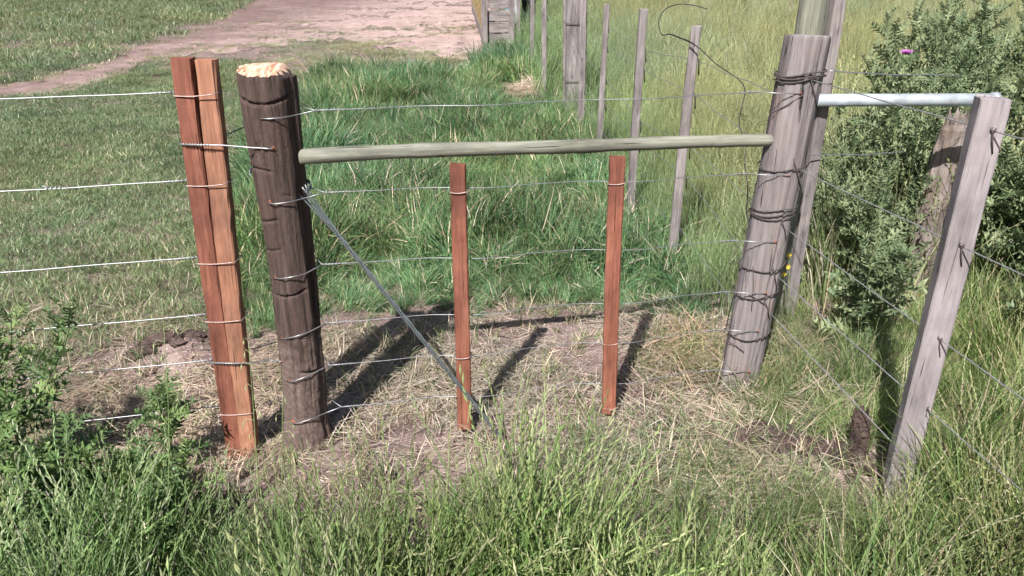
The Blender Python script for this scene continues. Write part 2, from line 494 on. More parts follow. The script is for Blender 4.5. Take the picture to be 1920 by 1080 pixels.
# ------------------------------------------------------------------ grass
G_LUSH = [(.074, .152, .064), (.095, .182, .080), (.062, .132, .066), (.122, .202, .088), (.165, .222, .105)]
G_LAWN = [(.118, .160, .080), (.145, .182, .095), (.18, .205, .115), (.095, .14, .070)]
G_FORE = [(.108, .182, .055), (.145, .222, .075), (.080, .145, .048), (.19, .255, .10)]
G_MEAD = [(.21, .245, .105), (.265, .29, .14), (.315, .325, .175), (.165, .21, .09)]
STRAW = [(.45, .365, .285), (.53, .45, .36), (.33, .255, .20), (.60, .52, .43)]
SEED = [(.27, .30, .16), (.35, .36, .22), (.22, .265, .13)]
class Tuft:
    def __init__(s): s.v = []; s.f = []; s.c = []; s.n = 0
    def raw(s, vs, fs, cs):
        s.v += vs; s.f += [tuple(i + s.n for i in f) for f in fs]; s.c += cs; s.n += len(vs)
    def blade(s, rg, base, az, L, t0, curl, w, col, k=4, tw=None):
        p = list(base); vs = []; cs = []
        sa = az + math.pi / 2 + (rg.uniform(-.7, .7) if tw is None else tw)
        sx, sy = math.cos(sa), math.sin(sa); ca, sb = math.cos(az), math.sin(az)
        for j in range(k + 1):
            t = j / k
            ww = w * .5 * (1 - t ** 2.2) * (.55 + .45 * min(1, t * 4))
            if j == k:
                vs.append(tuple(p))
            else:
                vs.append((p[0] - sx * ww, p[1] - sy * ww, p[2])); vs.append((p[0] + sx * ww, p[1] + sy * ww, p[2]))
            th = t0 + curl * t ** 1.2
            st = L / k
            p = [p[0] + ca * math.sin(th) * st, p[1] + sb * math.sin(th) * st, max(.002, p[2] + math.cos(th) * st)]
        fs = [(2 * j, 2 * j + 1, 2 * j + 3, 2 * j + 2) for j in range(k - 1)] + [(2 * k - 2, 2 * k - 1, 2 * k)]
        for j in range(len(vs)):
            cs.append(col)
        s.raw(vs, fs, cs)
        return vs[-1]
    def spike(s, p, d, l, w, col):
        d = Vector(d).normalized(); a = d.orthogonal().normalized(); b = d.cross(a)
        p = Vector(p); m = p + d * l * .4
        vs = [p, m + a * w, m + b * w * .7, m - a * w, m - b * w * .7, p + d * l]
        s.raw([tuple(x) for x in vs], [(0, 1, 2), (0, 2, 3), (0, 3, 4), (0, 4, 1), (5, 2, 1), (5, 3, 2), (5, 4, 3), (5, 1, 4)], [col] * 6)
    def stalk(s, rg, base, az, L, t0, curl, w, col, scol, nsp, head, sl, sw, spread):
        k = 6; p = Vector(base); pts = [p.copy()]
        for j in range(k):
            t = j / k; th = t0 + curl * t ** 1.6
            p = p + Vector((math.cos(az) * math.sin(th), math.sin(az) * math.sin(th), math.cos(th))) * (L / k)
            pts.append(p.copy())
        vs = []; sa = az + 1.57 + rg.uniform(-.5, .5)
        for j, q in enumerate(pts):
            ww = w * .5 * (1 - .5 * j / k)
            vs += [(q.x - math.cos(sa) * ww, q.y - math.sin(sa) * ww, q.z), (q.x + math.cos(sa) * ww, q.y + math.sin(sa) * ww, q.z)]
        s.raw(vs, [(2 * j, 2 * j + 1, 2 * j + 3, 2 * j + 2) for j in range(k)], [col] * len(vs))
        for i in range(nsp):
            t = 1 - head * (i / max(1, nsp - 1))
            x = t * k; j = min(k - 1, int(x)); q = pts[j].lerp(pts[j + 1], x - j)
            up = (pts[j + 1] - pts[j]).normalized()
            a2 = rg.uniform(0, 6.28)
            d = up + Vector((math.cos(a2), math.sin(a2), -.1)) * spread * rg.uniform(.5, 1.2)
            s.spike(q, d, sl * rg.uniform(.7, 1.2), sw, scol)
    def obj(s, name, coll):
        me = bpy.data.meshes.new(name); me.from_pydata(s.v, [], s.f); me.update()
        at = me.attributes.new('Col', 'FLOAT_COLOR', 'POINT')
        at.data.foreach_set('color', np.c_[np.array(s.c, np.float32), np.ones(len(s.c), np.float32)].reshape(-1))
        me.materials.append(M['grass_blades'])
        o = bpy.data.objects.new(name, me); coll.objects.link(o)
        return o
def jit(rg, c, a=.22):
    k = 1 + rg.uniform(-a, a)
    return tuple(max(0, x * k * (1 + rg.uniform(-.06, .06))) for x in c)
def protos(kind, count, fn):
    c = bpy.data.collections.new('tuft_' + kind)
    for i in range(count):
        rg = random.Random(hash((len(kind), i, kind[0])) & 0xffff if False else i * 31 + len(kind) * 7)
        t = Tuft(); fn(t, rg); t.obj('tuft_%s_%02d' % (kind, i), c)
    return c
def disc(rg, r):
    a = rg.uniform(0, 6.283); q = r * math.sqrt(rg.random()); return (math.cos(a) * q, math.sin(a) * q, 0)
def p_lush(t, rg):
    main = rg.uniform(0, 6.28)
    mains = [rg.uniform(0, 6.28) for _ in range(4)]; cen = [disc(rg, .06) for _ in range(4)]
    for i in range(120):
        g = i % 4; b = disc(rg, .05); b = (b[0] + cen[g][0], b[1] + cen[g][1], 0); az = mains[g] + rg.gauss(0, .8)
        c = rg.choice(G_LUSH) if rg.random() > .07 else rg.choice(STRAW)
        t.blade(rg, b, az, rg.uniform(.10, .25), rg.uniform(.05, .6), rg.uniform(.4, 1.9), rg.uniform(.0035, .0062), jit(rg, c, .35))
def p_lawn(t, rg):
    for i in range(300):
        b = disc(rg, .16); az = rg.uniform(0, 6.28); dry = rg.random() < .12
        t.blade(rg, b, az, rg.uniform(.018, .058), rg.uniform(.3, 1.25), rg.uniform(.1, 1.0), rg.uniform(.002, .004),
                jit(rg, rg.choice(STRAW if dry else G_LAWN)), 3)
def p_meadow(t, rg):
    main = rg.uniform(0, 6.28)
    for i in range(120):
        b = disc(rg, .14); az = main + rg.gauss(0, 1.2)
        c = rg.choice(G_MEAD) if rg.random() > .14 else rg.choice(STRAW)
        t.blade(rg, b, az, rg.uniform(.18, .42), rg.uniform(.0, .35), rg.uniform(.2, 1.2), rg.uniform(.003, .0055), jit(rg, c))
    for i in range(20):
        t.stalk(rg, disc(rg, .14), rg.uniform(0, 6.28), rg.uniform(.32, .56), rg.uniform(0, .25), rg.uniform(.1, .8), .0022,
                jit(rg, rg.choice(G_MEAD)), jit(rg, rg.choice(SEED)), 9, .3, .016, .0025, .45)
def p_fore(t, rg):
    cen = [disc(rg, .08) for _ in range(4)]; mains = [rg.gauss(.4, 1.5) for _ in range(4)]
    for i in range(70):
        g = i % 4; b = disc(rg, .035); b = (b[0] + cen[g][0], b[1] + cen[g][1], 0); az = mains[g] + rg.gauss(0, .9)
        c = rg.choice(G_FORE) if rg.random() > .06 else rg.choice(STRAW)
        t.blade(rg, b, az, rg.uniform(.14, .40), rg.uniform(.02, .5), rg.uniform(.2, 1.4), rg.uniform(.0025, .0065) if rg.random() > .15 else rg.uniform(.007, .011), jit(rg, c, .35), 5)
    for i in range(12):
        g = i % 4
        t.stalk(rg, cen[g], mains[g] + rg.gauss(0, 1.0), rg.uniform(.30, .52), rg.uniform(0, .35), rg.uniform(.1, .8), .0024,
                jit(rg, rg.choice(G_FORE)), jit(rg, rg.choice([(.19, .25, .10), (.25, .295, .14), (.15, .215, .08), (.32, .34, .20)]), .3), 12, .42, .024, .0026, .30)
def p_fine(t, rg):
    main = rg.uniform(-.9, .9) + (math.pi if rg.random() < .35 else 0)
    for i in range(96):
        b = disc(rg, .11); az = main + rg.gauss(0, .7)
        c = rg.choice(G_FORE) if rg.random() > .16 else rg.choice(STRAW + SEED)
        t.blade(rg, b, az, rg.uniform(.2, .5), rg.uniform(.05, .5), rg.uniform(.4, 1.5), rg.uniform(.003, .0058), jit(rg, c, .35), 6)
    for i in range(5):
        t.stalk(rg, disc(rg, .10), main + rg.gauss(0, .8), rg.uniform(.35, .6), rg.uniform(.1, .4), rg.uniform(.2, .9), .0018,
                jit(rg, rg.choice(SEED)), jit(rg, rg.choice(SEED), .3), 20, .45, .017, .0021, .3)
def p_straw(t, rg):
    main = rg.uniform(0, 6.28)
    for i in range(210):
        x, y, _ = disc(rg, .24); az = main + 2.2 * math.sin(x * 9 + main) + 1.6 * math.sin(y * 11) + rg.gauss(0, .7)
        c = rg.choice(STRAW) if rg.random() > .10 else rg.choice(G_LAWN)
        t.blade(rg, (x, y, rg.uniform(.001, .009)), az, rg.uniform(.03, .17), rg.uniform(1.45, 1.62), rg.uniform(-.12, .2), rg.uniform(.002, .0042), jit(rg, c, .4), 4)
def p_clip(t, rg):
    main = rg.uniform(-.6, .6)
    for i in range(190):
        x, y, _ = disc(rg, .22); az = main + 1.6 * math.sin(x * 9 + main) + rg.gauss(0, .8)
        c = rg.choice(SEED + G_LAWN + STRAW[:2])
        t.blade(rg, (x, y, rg.uniform(.002, .03)), az, rg.uniform(.05, .22), rg.uniform(1.15, 1.6), rg.uniform(-.1, .35), rg.uniform(.0018, .0032), jit(rg, c, .35), 4)
def p_sprig(t, rg):
    main = rg.uniform(0, 6.28)
    for i in range(16):
        b = disc(rg, .025); az = main + rg.gauss(0, 1.5)
        c = rg.choice(G_FORE + G_LAWN) if rg.random() > .3 else rg.choice(STRAW)
        t.blade(rg, b, az, rg.uniform(.04, .13), rg.uniform(.1, .8), rg.uniform(.2, 1.2), rg.uniform(.002, .0035), jit(rg, c))
P = {k: protos(k, n, fn) for k, n, fn in (('lush', 10, p_lush), ('lawn', 8, p_lawn), ('meadow', 8, p_meadow), ('fore', 10, p_fore),
                                           ('finegrass', 8, p_fine), ('drystraw', 8, p_straw), ('clippings', 6, p_clip), ('smallsprig', 6, p_sprig))}

def scatter(name, kind, X, Y, scl, tint, label, cat, tilt=.25, lift=0.0):
    n = len(X)
    if n == 0: return
    Z = height(X, Y) + lift
    me = bpy.data.meshes.new(name)
    me.vertices.add(n); me.vertices.foreach_set('co', np.stack([X, Y, Z], -1).astype(np.float32).reshape(-1))
    coll = P[kind]; k = len(coll.objects)
    a = me.attributes.new('idx', 'INT', 'POINT'); a.data.foreach_set('value', RNG.integers(0, k, n).astype(np.int32))
    a = me.attributes.new('scl', 'FLOAT', 'POINT'); a.data.foreach_set('value', np.asarray(scl, np.float32) * np.ones(n, np.float32))
    rot = np.stack([RNG.normal(0, tilt, n), RNG.normal(0, tilt, n), RNG.uniform(0, 6.283, n) if kind not in ('finegrass', 'fore', 'clippings') else RNG.normal(0, .7, n)], -1).astype(np.float32)
    a = me.attributes.new('rot', 'FLOAT_VECTOR', 'POINT'); a.data.foreach_set('vector', rot.reshape(-1))
    a = me.attributes.new('tint', 'FLOAT_COLOR', 'POINT')
    a.data.foreach_set('color', np.c_[tint, np.ones(n)].astype(np.float32).reshape(-1))
    o = bpy.data.objects.new(name, me); COL.objects.link(o)
    ng = bpy.data.node_groups.new('scatter_' + kind, 'GeometryNodeTree')
    ng.interface.new_socket('Geometry', in_out='INPUT', socket_type='NodeSocketGeometry')
    ng.interface.new_socket('Geometry', in_out='OUTPUT', socket_type='NodeSocketGeometry')
    gi = ng.nodes.new('NodeGroupInput'); go = ng.nodes.new('NodeGroupOutput')
    ci = ng.nodes.new('GeometryNodeCollectionInfo'); ci.inputs['Collection'].default_value = coll
    ci.inputs['Separate Children'].default_value = True; ci.inputs['Reset Children'].default_value = True
    ip = ng.nodes.new('GeometryNodeInstanceOnPoints'); ip.inputs['Pick Instance'].default_value = True
    def na(nm, t):
        q = ng.nodes.new('GeometryNodeInputNamedAttribute'); q.data_type = t; q.inputs['Name'].default_value = nm
        return next(s for s in q.outputs if s.enabled and s.name == 'Attribute')
    er = ng.nodes.new('FunctionNodeEulerToRotation')
    ng.links.new(na('rot', 'FLOAT_VECTOR'), er.inputs[0])
    L = ng.links.new
    L(gi.outputs[0], ip.inputs['Points']); L(ci.outputs[0], ip.inputs['Instance'])
    L(na('idx', 'INT'), ip.inputs['Instance Index']); L(er.outputs[0], ip.inputs['Rotation'])
    L(na('scl', 'FLOAT'), ip.inputs['Scale']); L(ip.outputs[0], go.inputs[0])
    md = o.modifiers.new('scatter', 'NODES'); md.node_group = ng
    tag(o, label, cat, kind='stuff')
    return o

def inpoly(x, y, poly):
    r = np.zeros(np.shape(x), bool); n = len(poly); j = n - 1
    for i in range(n):
        xi, yi = poly[i]; xj, yj = poly[j]
        c = ((yi > y) != (yj > y)) & (x < (xj - xi) * (y - yi) / ((yj - yi) + 1e-9) + xi)
        r ^= c; j = i
    return r
BARE = [(130, 640), (215, 612), (330, 650), (400, 628), (480, 640), (560, 600), (640, 580), (740, 598), (860, 590), (960, 565), (1060, 570), (1150, 592), (1260, 610),
        (1330, 585), (1395, 600), (1380, 740), (1425, 790), (1500, 820), (1570, 850), (1570, 940), (1400, 975), (1330, 1005), (1150, 980), (1000, 985), (820, 990),
        (700, 960), (600, 985), (480, 960), (380, 925), (240, 915), (160, 850), (120, 760)]
FENCE = [(1395, 700), (1262, 500), (1182, 420), (1125, 310), (1085, 262), (1020, 178), (985, 120), (950, 60), (940, 0), (935, -74)]
FENCE_Y = [p[1] for p in FENCE][::-1]; FENCE_X = [p[0] for p in FENCE][::-1]
def cells(x0, x1, y0, y1, s, wedge=.88):
    X, Y = np.meshgrid(np.arange(x0, x1, s), np.arange(y0, y1, s))
    X = X.ravel() + RNG.uniform(-.6, .6, X.size) * s; Y = Y.ravel() + RNG.uniform(-.6, .6, Y.size) * s
    k = (np.abs(X) < wedge * Y + .5)
    X, Y = X[k], Y[k]
    px, py = to_px(X, Y, 0 * X)
    wob = (fbm(X * 3, Y * 3, 41) - .5); wob2 = (fbm(X * 3 + 9, Y * 3, 43) - .5)
    d = np.hypot(X, Y)
    return X, Y, px + wob * 130 / np.maximum(1, d * .55), py + wob2 * 95 / np.maximum(1, d * .7)
def region(px, py):
    """0 lush, 1 lawn, 2 track, 3 bare, 4 meadow beyond the old fence, 5 near right, 6 foreground, 7 dry verge"""
    r = np.zeros(px.shape, int)
    r[(px < 470 - (py - 300) * .05) & (py < 520)] = 1
    r[(px < 400) & (py >= 520)] = 1
    r[(py < 215) & (px < 590)] = 1
    tr = (py < track_b(px)) & (py > track_t(px)) & (px < 925)
    r[(py < 148) & (px > 500) & (px < 905)] = 7
    r[tr] = 2
    fx = np.interp(py, FENCE_Y, FENCE_X)
    r[(px > fx) & (py < 640)] = 4
    r[(px > 1400) & (py >= 560)] = 5
    r[py > 950] = 6
    r[(px > 1480) & (py > 880)] = 5
    r[inpoly(px, py, BARE)] = 3
    return r
def tints(X, Y, seed, lo=.75, hi=1.25, warm=.12):
    n = fbm(X * 1.7, Y * 1.7, seed); m = fbm(X * .7 + 5, Y * .7, seed + 3)
    k = lo + (hi - lo) * np.clip((n - .25) * 2, 0, 1)
    k = k * RNG.uniform(.85, 1.15, len(X))
    w = (m - .5) * 2 * warm * 2
    return np.stack([k * (1 + w), k * (1 + w * .3), k * (1 - w * .6)], -1)

# lush green grass inside the fence corner
X, Y, px, py = cells(-3.6, 2.2, 2.6, 15, .092)
r = region(px, py)
clump = fbm(X * 2.6, Y * 2.6, 77)
k = (r == 0) & (((X - .12) ** 2 / .34 ** 2 + (Y - 10.0) ** 2 / 1.1 ** 2) > 1) & (RNG.random(len(X)) < np.where(Y > 6, np.clip(1.5 - Y * .09, .35, 1), 1.0)) & (clump > .24)
s = (.35 + 1.35 * clump[k]) * RNG.uniform(.75, 1.25, k.sum()) * (1 + .03 * Y[k])
s *= np.clip((640 - py[k]) / 150, .55, 1)
tl = tints(X[k], Y[k], 51, .92, 1.5, .13)
dryp = np.clip((fbm(X[k] * 2.1 + 7, Y[k] * 2.1, 57) - .63) * 6, 0, 1)[:, None]
tl = tl * (1 + dryp * np.array([.5, .2, .25]))
scatter('lush_grass', 'lush', X[k], Y[k], s, tl, 'lush arching green grass filling the corner behind the brace rail', 'grass', .42)

# short worn lawn on the left
X, Y, px, py = cells(-12, 1.2, 2.1, 14, .13)
r = region(px, py)
k = ((r == 1) | ((r == 0) & (RNG.random(len(X)) < .35))) & (RNG.random(len(X)) < np.clip(1.6 - Y * .09, .4, 1)) & ((Y < 7.5) | (px > -140))
s = RNG.uniform(.8, 1.2, k.sum()) * (1 + .03 * Y[k])
scatter('lawn_grass', 'lawn', X[k], Y[k], s, tints(X[k], Y[k], 61, .82, 1.35, .08) * np.array([.92, 1.03, .95]), 'short worn dull green lawn left of the posts', 'grass', .12)
# far lawn beyond the track (upper left) and dry verge grass
X, Y, px, py = cells(-40, 1, 8, 48, .46)
r = region(px, py)
k = ((r == 1) & (Y > 9.0) & (py < track_t(px))) & (px > -260)
s = RNG.uniform(1.5, 2.4, k.sum()) * (1 + .03 * Y[k])
scatter('far_grass', 'lawn', X[k], Y[k], s, tints(X[k], Y[k], 63, .75, 1.35, .08) * np.array([1.0, 1.06, 1.0]), 'dull green grass on the far side of the dirt track', 'grass', .15)
X, Y, px, py = cells(-16, 1, 7, 26, .19)
r = region(px, py)
n = fbm(X * 1.3, Y * 1.3, 71)
edge = np.minimum(np.abs(py - track_b(px)), np.abs(py - track_t(px)))
k = ((r == 7) & (RNG.random(len(X)) < .8)) | ((r == 2) & (n > .60) & (py > 40) & (RNG.random(len(X)) < .4)) | ((r == 2) & (RNG.random(len(X)) < np.clip(.75 - edge / 22, 0, .75)))
s = RNG.uniform(.6, 1.3, k.sum())
tv = tints(X[k], Y[k], 73, .9, 1.3, .1) * np.where(n[k] > .55, 1, 1.3)[:, None] * np.array([1.15, 1.05, 1.1])
scatter('verge_grass', 'lawn', X[k], Y[k], s, tv, 'sparse dry grass on the verge where lawn meets dirt track', 'grass', .1)

# tall pale meadow beyond the old fence
X1, Y1, px1, py1 = cells(.4, 6, 2.9, 9, .15)
X2, Y2, px2, py2 = cells(-.5, 14, 9, 20, .32)
X3, Y3, px3, py3 = cells(-1, 36, 20, 52, .75)
X = np.r_[X1, X2, X3]; Y = np.r_[Y1, Y2, Y3]; px = np.r_[px1, px2, px3]; py = np.r_[py1, py2, py3]
r = region(px, py)
k = (r == 4)
base = np.where(Y < 9, 1.0, np.where(Y < 20, 1.35, 1.9))
s = base[k] * RNG.uniform(.7, 1.15, k.sum()) * np.where((px[k] < np.interp(py[k], FENCE_Y, FENCE_X) + 160) & (Y[k] < 8), .72, 1)
s = s * np.where((px[k] > 1480) & (Y[k] < 6), RNG.uniform(1.0, 2.1, k.sum()), 1)
tn = tints(X[k], Y[k], 81, .8, 1.25, .12)
gl = np.clip(1 - (px[k] - np.interp(py[k], FENCE_Y, FENCE_X)) / 260, 0, 1)[:, None]      # greener along the fence foot
tn = tn * (1 - gl * np.array([.38, .16, .28])) * np.array([1.12, 1.12, 1.12])
scatter('meadow_grass', 'meadow', X[k], Y[k], s, tn, 'tall pale seeding meadow grass beyond the old fence', 'grass', .18)

# fine leaning grass round the right-hand post and old strainer
X, Y, px, py = cells(.85, 3.4, .9, 3.4, .095, 1.0)
r = region(px, py)
hole = (((X - 1.0) + (Y - 2.22) * .9) ** 2 / .22 ** 2 + (Y - 2.22) ** 2 / .13 ** 2) < 1
front = (np.abs(X - 1.02 + (Y - 1.9) * .3) < .22) & (Y > 1.75) & (Y < 2.25)
k = (r == 5) & (~hole) & (~(front & (RNG.random(len(X)) < .6))) & (RNG.random(len(X)) < .92)
s = RNG.uniform(.55, 1.0, k.sum()) * np.where(px[k] < 1600, .5, np.where((px[k] < 1780) & (py[k] < 1010), .6, 1.05))
scatter('tall_fine_grass', 'finegrass', X[k], Y[k], s, tints(X[k], Y[k], 91, .85, 1.3, .14), 'tall fine seeding grass round the right grey post', 'grass', .22)

# foreground grass close to the camera
X, Y, px, py = cells(-2.3, 1.6, .75, 2.15, .095, 1.1)
r = region(px, py)
k = ((r == 6) | (py > 1000)) & ((px > 430) | (RNG.random(len(X)) < .5)) & (RNG.random(len(X)) < np.where(py < 1040, .45, .95))
tallness = fbm(X * 2.6 + 3, Y * 2.6, 97)
s = (.12 + 1.6 * tallness[k]) * np.clip(.35 + (py[k] - 960) / 220, .35, 1.05)
scatter('foreground_grass', 'fore', X[k], Y[k], s, tints(X[k], Y[k], 95, .66, 1.45, .12), 'long seeding green grass in the near foreground', 'grass', .2)

# low regrowth between the cut stalks
X, Y, px, py = cells(-2.4, 1.5, 1.7, 3.5, .06, 1.0)
r = region(px, py)
n = fbm(X * 3.2, Y * 3.2, 101)
dens = np.where(r == 3, np.where(py > 880, .6, np.where(n > .56, .4, .10)), np.where((r == 1) & (py > 560), .3, 0))
k = RNG.random(len(X)) < dens
scatter('grass_sprigs', 'smallsprig', X[k], Y[k], RNG.uniform(.6, 1.35, k.sum()), tints(X[k], Y[k], 103, .9, 1.3, .1), 'short green sprigs growing through the cut straw', 'grass', .3)

# cut straw lying under the fence
X, Y, px, py = cells(-2.3, 1.3, 1.75, 3.5, .125, 1.0)
r = region(px, py)
n = fbm(X * 2.6, Y * 2.6, 107)
dens = np.where(r == 3, np.clip((n - .36) * 3.4, .10, .95), np.where((r == 1) & (py > 540), .5, np.where((r == 0) & (py > 520), .5, 0)))
dens = np.where((px > 1120) & (px < 1345) & (py > 700), dens * .25, dens)
pit = (((X - 1.0) + (Y - 2.25) * 1.2) ** 2 / .26 ** 2 + (Y - 2.25) ** 2 / .16 ** 2) < 1
dens = np.where(pit, 0, dens)
k = RNG.random(len(X)) < dens
scatter('cut_straw', 'drystraw', X[k], Y[k], RNG.uniform(.7, 1.25, k.sum()), tints(X[k], Y[k], 109, .8, 1.15, .04), 'pale cut straw strewn over the soil under the wires', 'straw', .12, .004)
# paler heap of hay-like clippings on the right
X, Y, px, py = cells(-.3, 1.6, 1.7, 3.2, .12, 1.0)
r = region(px, py)
n = fbm(X * 2.8, Y * 2.8, 113)
dens = np.where((r == 3) & (px > 1000) & (py > 830), np.clip((n - .3) * 3.5, .1, .95), np.where((px > 1250) & (px < 1420) & (py > 580) & (py < 720), .8, np.where((r == 5) & (px < 1640), .7, 0)))
pit = (((X - 1.0) + (Y - 2.25) * 1.2) ** 2 / .26 ** 2 + (Y - 2.25) ** 2 / .16 ** 2) < 1
dens = np.where(pit, 0, dens)
k = RNG.random(len(X)) < dens
warm = np.where((py[k] < 740) & (px[k] < 1420), 1, 0)[:, None]
tn = tints(X[k], Y[k], 115, .9, 1.2, .06) * (1 + warm * np.array([.38, .16, .12]))
scatter('grass_clippings', 'clippings', X[k], Y[k], RNG.uniform(.7, 1.3, k.sum()), tn, 'matted grass clippings at the foot of the old grey strainer', 'clippings', .15, .004)
# little pile of hay at the foot of the far battens
X = RNG.normal(.17, .09, 22); Y = RNG.normal(10.3, .28, 22)
scatter('hay_pile', 'drystraw', X, Y, RNG.uniform(.8, 1.1, 22), np.ones((22, 3)) * np.array([1.25, 1.2, 1.25]), 'small pale pile of hay between the distant battens', 'hay', .2, .03)

# ------------------------------------------------------------------ fence posts
# --- newly set dark log strainer
S_AX = Vector((-.742, 2.362, 0))
S_LEAN = .022        # metres the top leans to the right
S_H = 1.315
NOTCH = [(1.225, -1.9, 1.35, .012), (1.005, -1.7, .1, .008), (.845, -1.35, .05, .008), (.755, -1.4, .0, .006), (.605, -.9, .9, .012), (.455, .25, 1.0, .010), (.315, .1, 1.2, .012), (.93, .2, .7, .005)]
LOGR = {}
def log_r(z, a):
    zs, rough = LOGR['zs'], LOGR['rough']
    i = int(np.clip((z - zs[0]) / .0042, 0, len(zs) - 1)); k = int(round(a / (2 * math.pi / 72))) % 72
    return s_rad(z) + float(rough[i, k])
def s_rad(z):
    return float(np.interp(z, [-.3, 0, .15, .4, .7, 1.0, 1.2, 1.315], [.078, .077, .074, .073, .075, .079, .085, .086]))
def s_axis(z): return Vector((S_AX.x + S_LEAN * z / S_H + .010 * math.sin(z * 3.1), S_AX.y + .006 * math.sin(z * 2.3 + 1), z))
def make_log():
    m = MB(); seg = 72; zs = list(np.arange(-.18, S_H - .03, .0042)); vs = []
    Z, A = np.meshgrid(np.array(zs), np.arange(seg) * 2 * math.pi / seg, indexing='ij')
    rough = (fbm(np.cos(A) * 9 + 40, Z * 1.3 + np.sin(A) * 9 + 20, 5, 4) - .5) * .012
    rough += (fbm(A * 7.0, Z * 5, 8, 3) - .5) * .007
    rough += (fbm(np.cos(A) * 3 + 10, Z * 4 + np.sin(A) * 3, 15, 2) - .5) * .007
    rough += np.where(Z < .45, (fbm(np.cos(A) * 14 + 3, Z * 40 + np.sin(A) * 14, 23, 3) - .5) * .008, 0)
    rough += np.clip(.10 - Z, 0, .3) * .12
    # flat hewn face toward the front-right
    hew = np.cos(A - (-.35)); rough -= np.clip(hew - .86, 0, 1) * .07 * np.clip((Z - .3) / .5, 0, 1)
    rough += -np.clip(fbm(A * 9.0, Z * .9 + 3, 91, 3) - .60, 0, 1) * .045      # drying cracks down the log
    LOGR['zs'] = zs; LOGR['rough'] = rough
    for i, z in enumerate(zs):
        c = s_axis(z)
        for k in range(seg):
            a = k * 2 * math.pi / seg
            rr = s_rad(z) + rough[i, k]
            fa = (a + math.pi / 2 + math.pi) % (2 * math.pi) - math.pi     # 0 faces the camera, + to the right
            for nz, a0, a1, dep in NOTCH:
                if a0 < fa < a1:
                    edge = min(1, (fa - a0) * 5, (a1 - fa) * 5)
                    zz = nz + .012 * math.sin(fa * 1.7 + nz * 9)
                    rr -= dep * edge * max(0, 1 - abs(z - zz) / .0055) * 1.15
            vs.append((c.x + rr * math.cos(a), c.y + rr * math.sin(a), z))
    n = len(zs); fs = []
    for i in range(n - 1):
        for k in range(seg):
            k2 = (k + 1) % seg
            fs.append((i * seg + k, i * seg + k2, (i + 1) * seg + k2, (i + 1) * seg + k))
    m.add(vs, fs)
    return m, vs[-seg:], seg
root = empty('strainer_post', (S_AX.x, S_AX.y, 0))
tag(root, 'thick dark brown log post with a freshly cut pale top', 'fence post')
def under(o, r):                          # keep world placement while parenting to an unrotated root
    o.parent = r; o.location = Vector(o.location) - r.location
    return o
lm, rim, seg = make_log()
under(lm.build('log', 'dark_log'), root)
# hewn cap: short slanted facets up to a lopsided flat top
cap = MB(); c0 = s_axis(S_H); rows = 14; vs = []
rg = random.Random(4); z_rim = rim[0][2]
for i in range(rows + 1):
    rr = [1.0, .985, .96][i] if i < 3 else lerp(.93, .02, (i - 3) / (rows - 3))
    for k in range(seg):
        p = Vector(rim[k])
        x = c0.x + (p.x - c0.x) * rr; y = c0.y + (p.y - c0.y) * rr
        za = z_rim + .010 + .17 * (y - (c0.y - .085)) + .0022 * math.sin(x * 330 + 3 * math.sin(y * 60)) + rg.uniform(-.0012, .0012)
        zb = z_rim + .012 - .95 * (x - (c0.x + .052))
        za = min(za, z_rim + .030)
        z = max(z_rim - .004, min(za, zb))
        if i == 0: x, y, z = p
        vs.append((x, y, z))
fs = []
for i in range(rows):
    for k in range(seg):
        k2 = (k + 1) % seg
        fs.append((i * seg + k, i * seg + k2, (i + 1) * seg + k2, (i + 1) * seg + k))
fs.append(tuple(rows * seg + k for k in range(seg)))
cap.add(vs, fs)
o = under(cap.build('cut_top', 'fresh_cut_wood', smooth=False), root); o['label'] = 'freshly chopped pale timber top'
o.data.materials.append(M['dark_log'])
for p in o.data.polygons:                   # bark is left on the chopped right-hand edge
    c = p.center
    if c.x > c0.x + .052 + .006 * math.sin(c.y * 130) or p.index < seg: p.material_index = 1

def s_front(px, py, off=.004):
    """point on the front skin of the dark strainer seen at this place in the picture"""
    best = None
    Y = S_AX.y - .08
    for _ in range(6):
        p = PY(px, py, Y); c = s_axis(p.z); rr = log_r(p.z, math.atan2(p.y - c.y, p.x - c.x)) + off
        dx = max(-rr * .999, min(rr * .999, p.x - c.x))
        Y = c.y - math.sqrt(rr * rr - dx * dx)
    p = PY(px, py, Y)
    return p
def drill(parent, p, axis_c, r=.0075, raw='drilled_wood'):
    n = Vector((p.x - axis_c.x, p.y - axis_c.y, 0)).normalized()
    m = MB(); rg = random.Random(int(p.z * 9999)); a = Vector((0, 0, 1)); b = n.cross(a)
    ring = []
    for k in range(12):
        th = k * math.pi / 6
        q = r * (1 + rg.uniform(-.3, .25)) * (1.25 if math.sin(th) > .5 else 1)
        ring.append(p + b * math.cos(th) * q + a * math.sin(th) * q * 1.25 - n * .004)
    m.add([p + n * .002] + ring, [(0, k + 1, (k + 1) % 12 + 1) for k in range(12)])
    h = under(m.build('drill_hole', raw), parent)
    m2 = MB(); ring = [p + b * math.cos(k * .785) * r * .6 + a * math.sin(k * .785) * r * .65 + n * .0018 for k in range(8)]
    m2.add([p + n * .0038] + ring, [(0, k + 1, (k + 1) % 8 + 1) for k in range(8)])
    d = m2.build('bore', 'hole_dark', h)
    return h

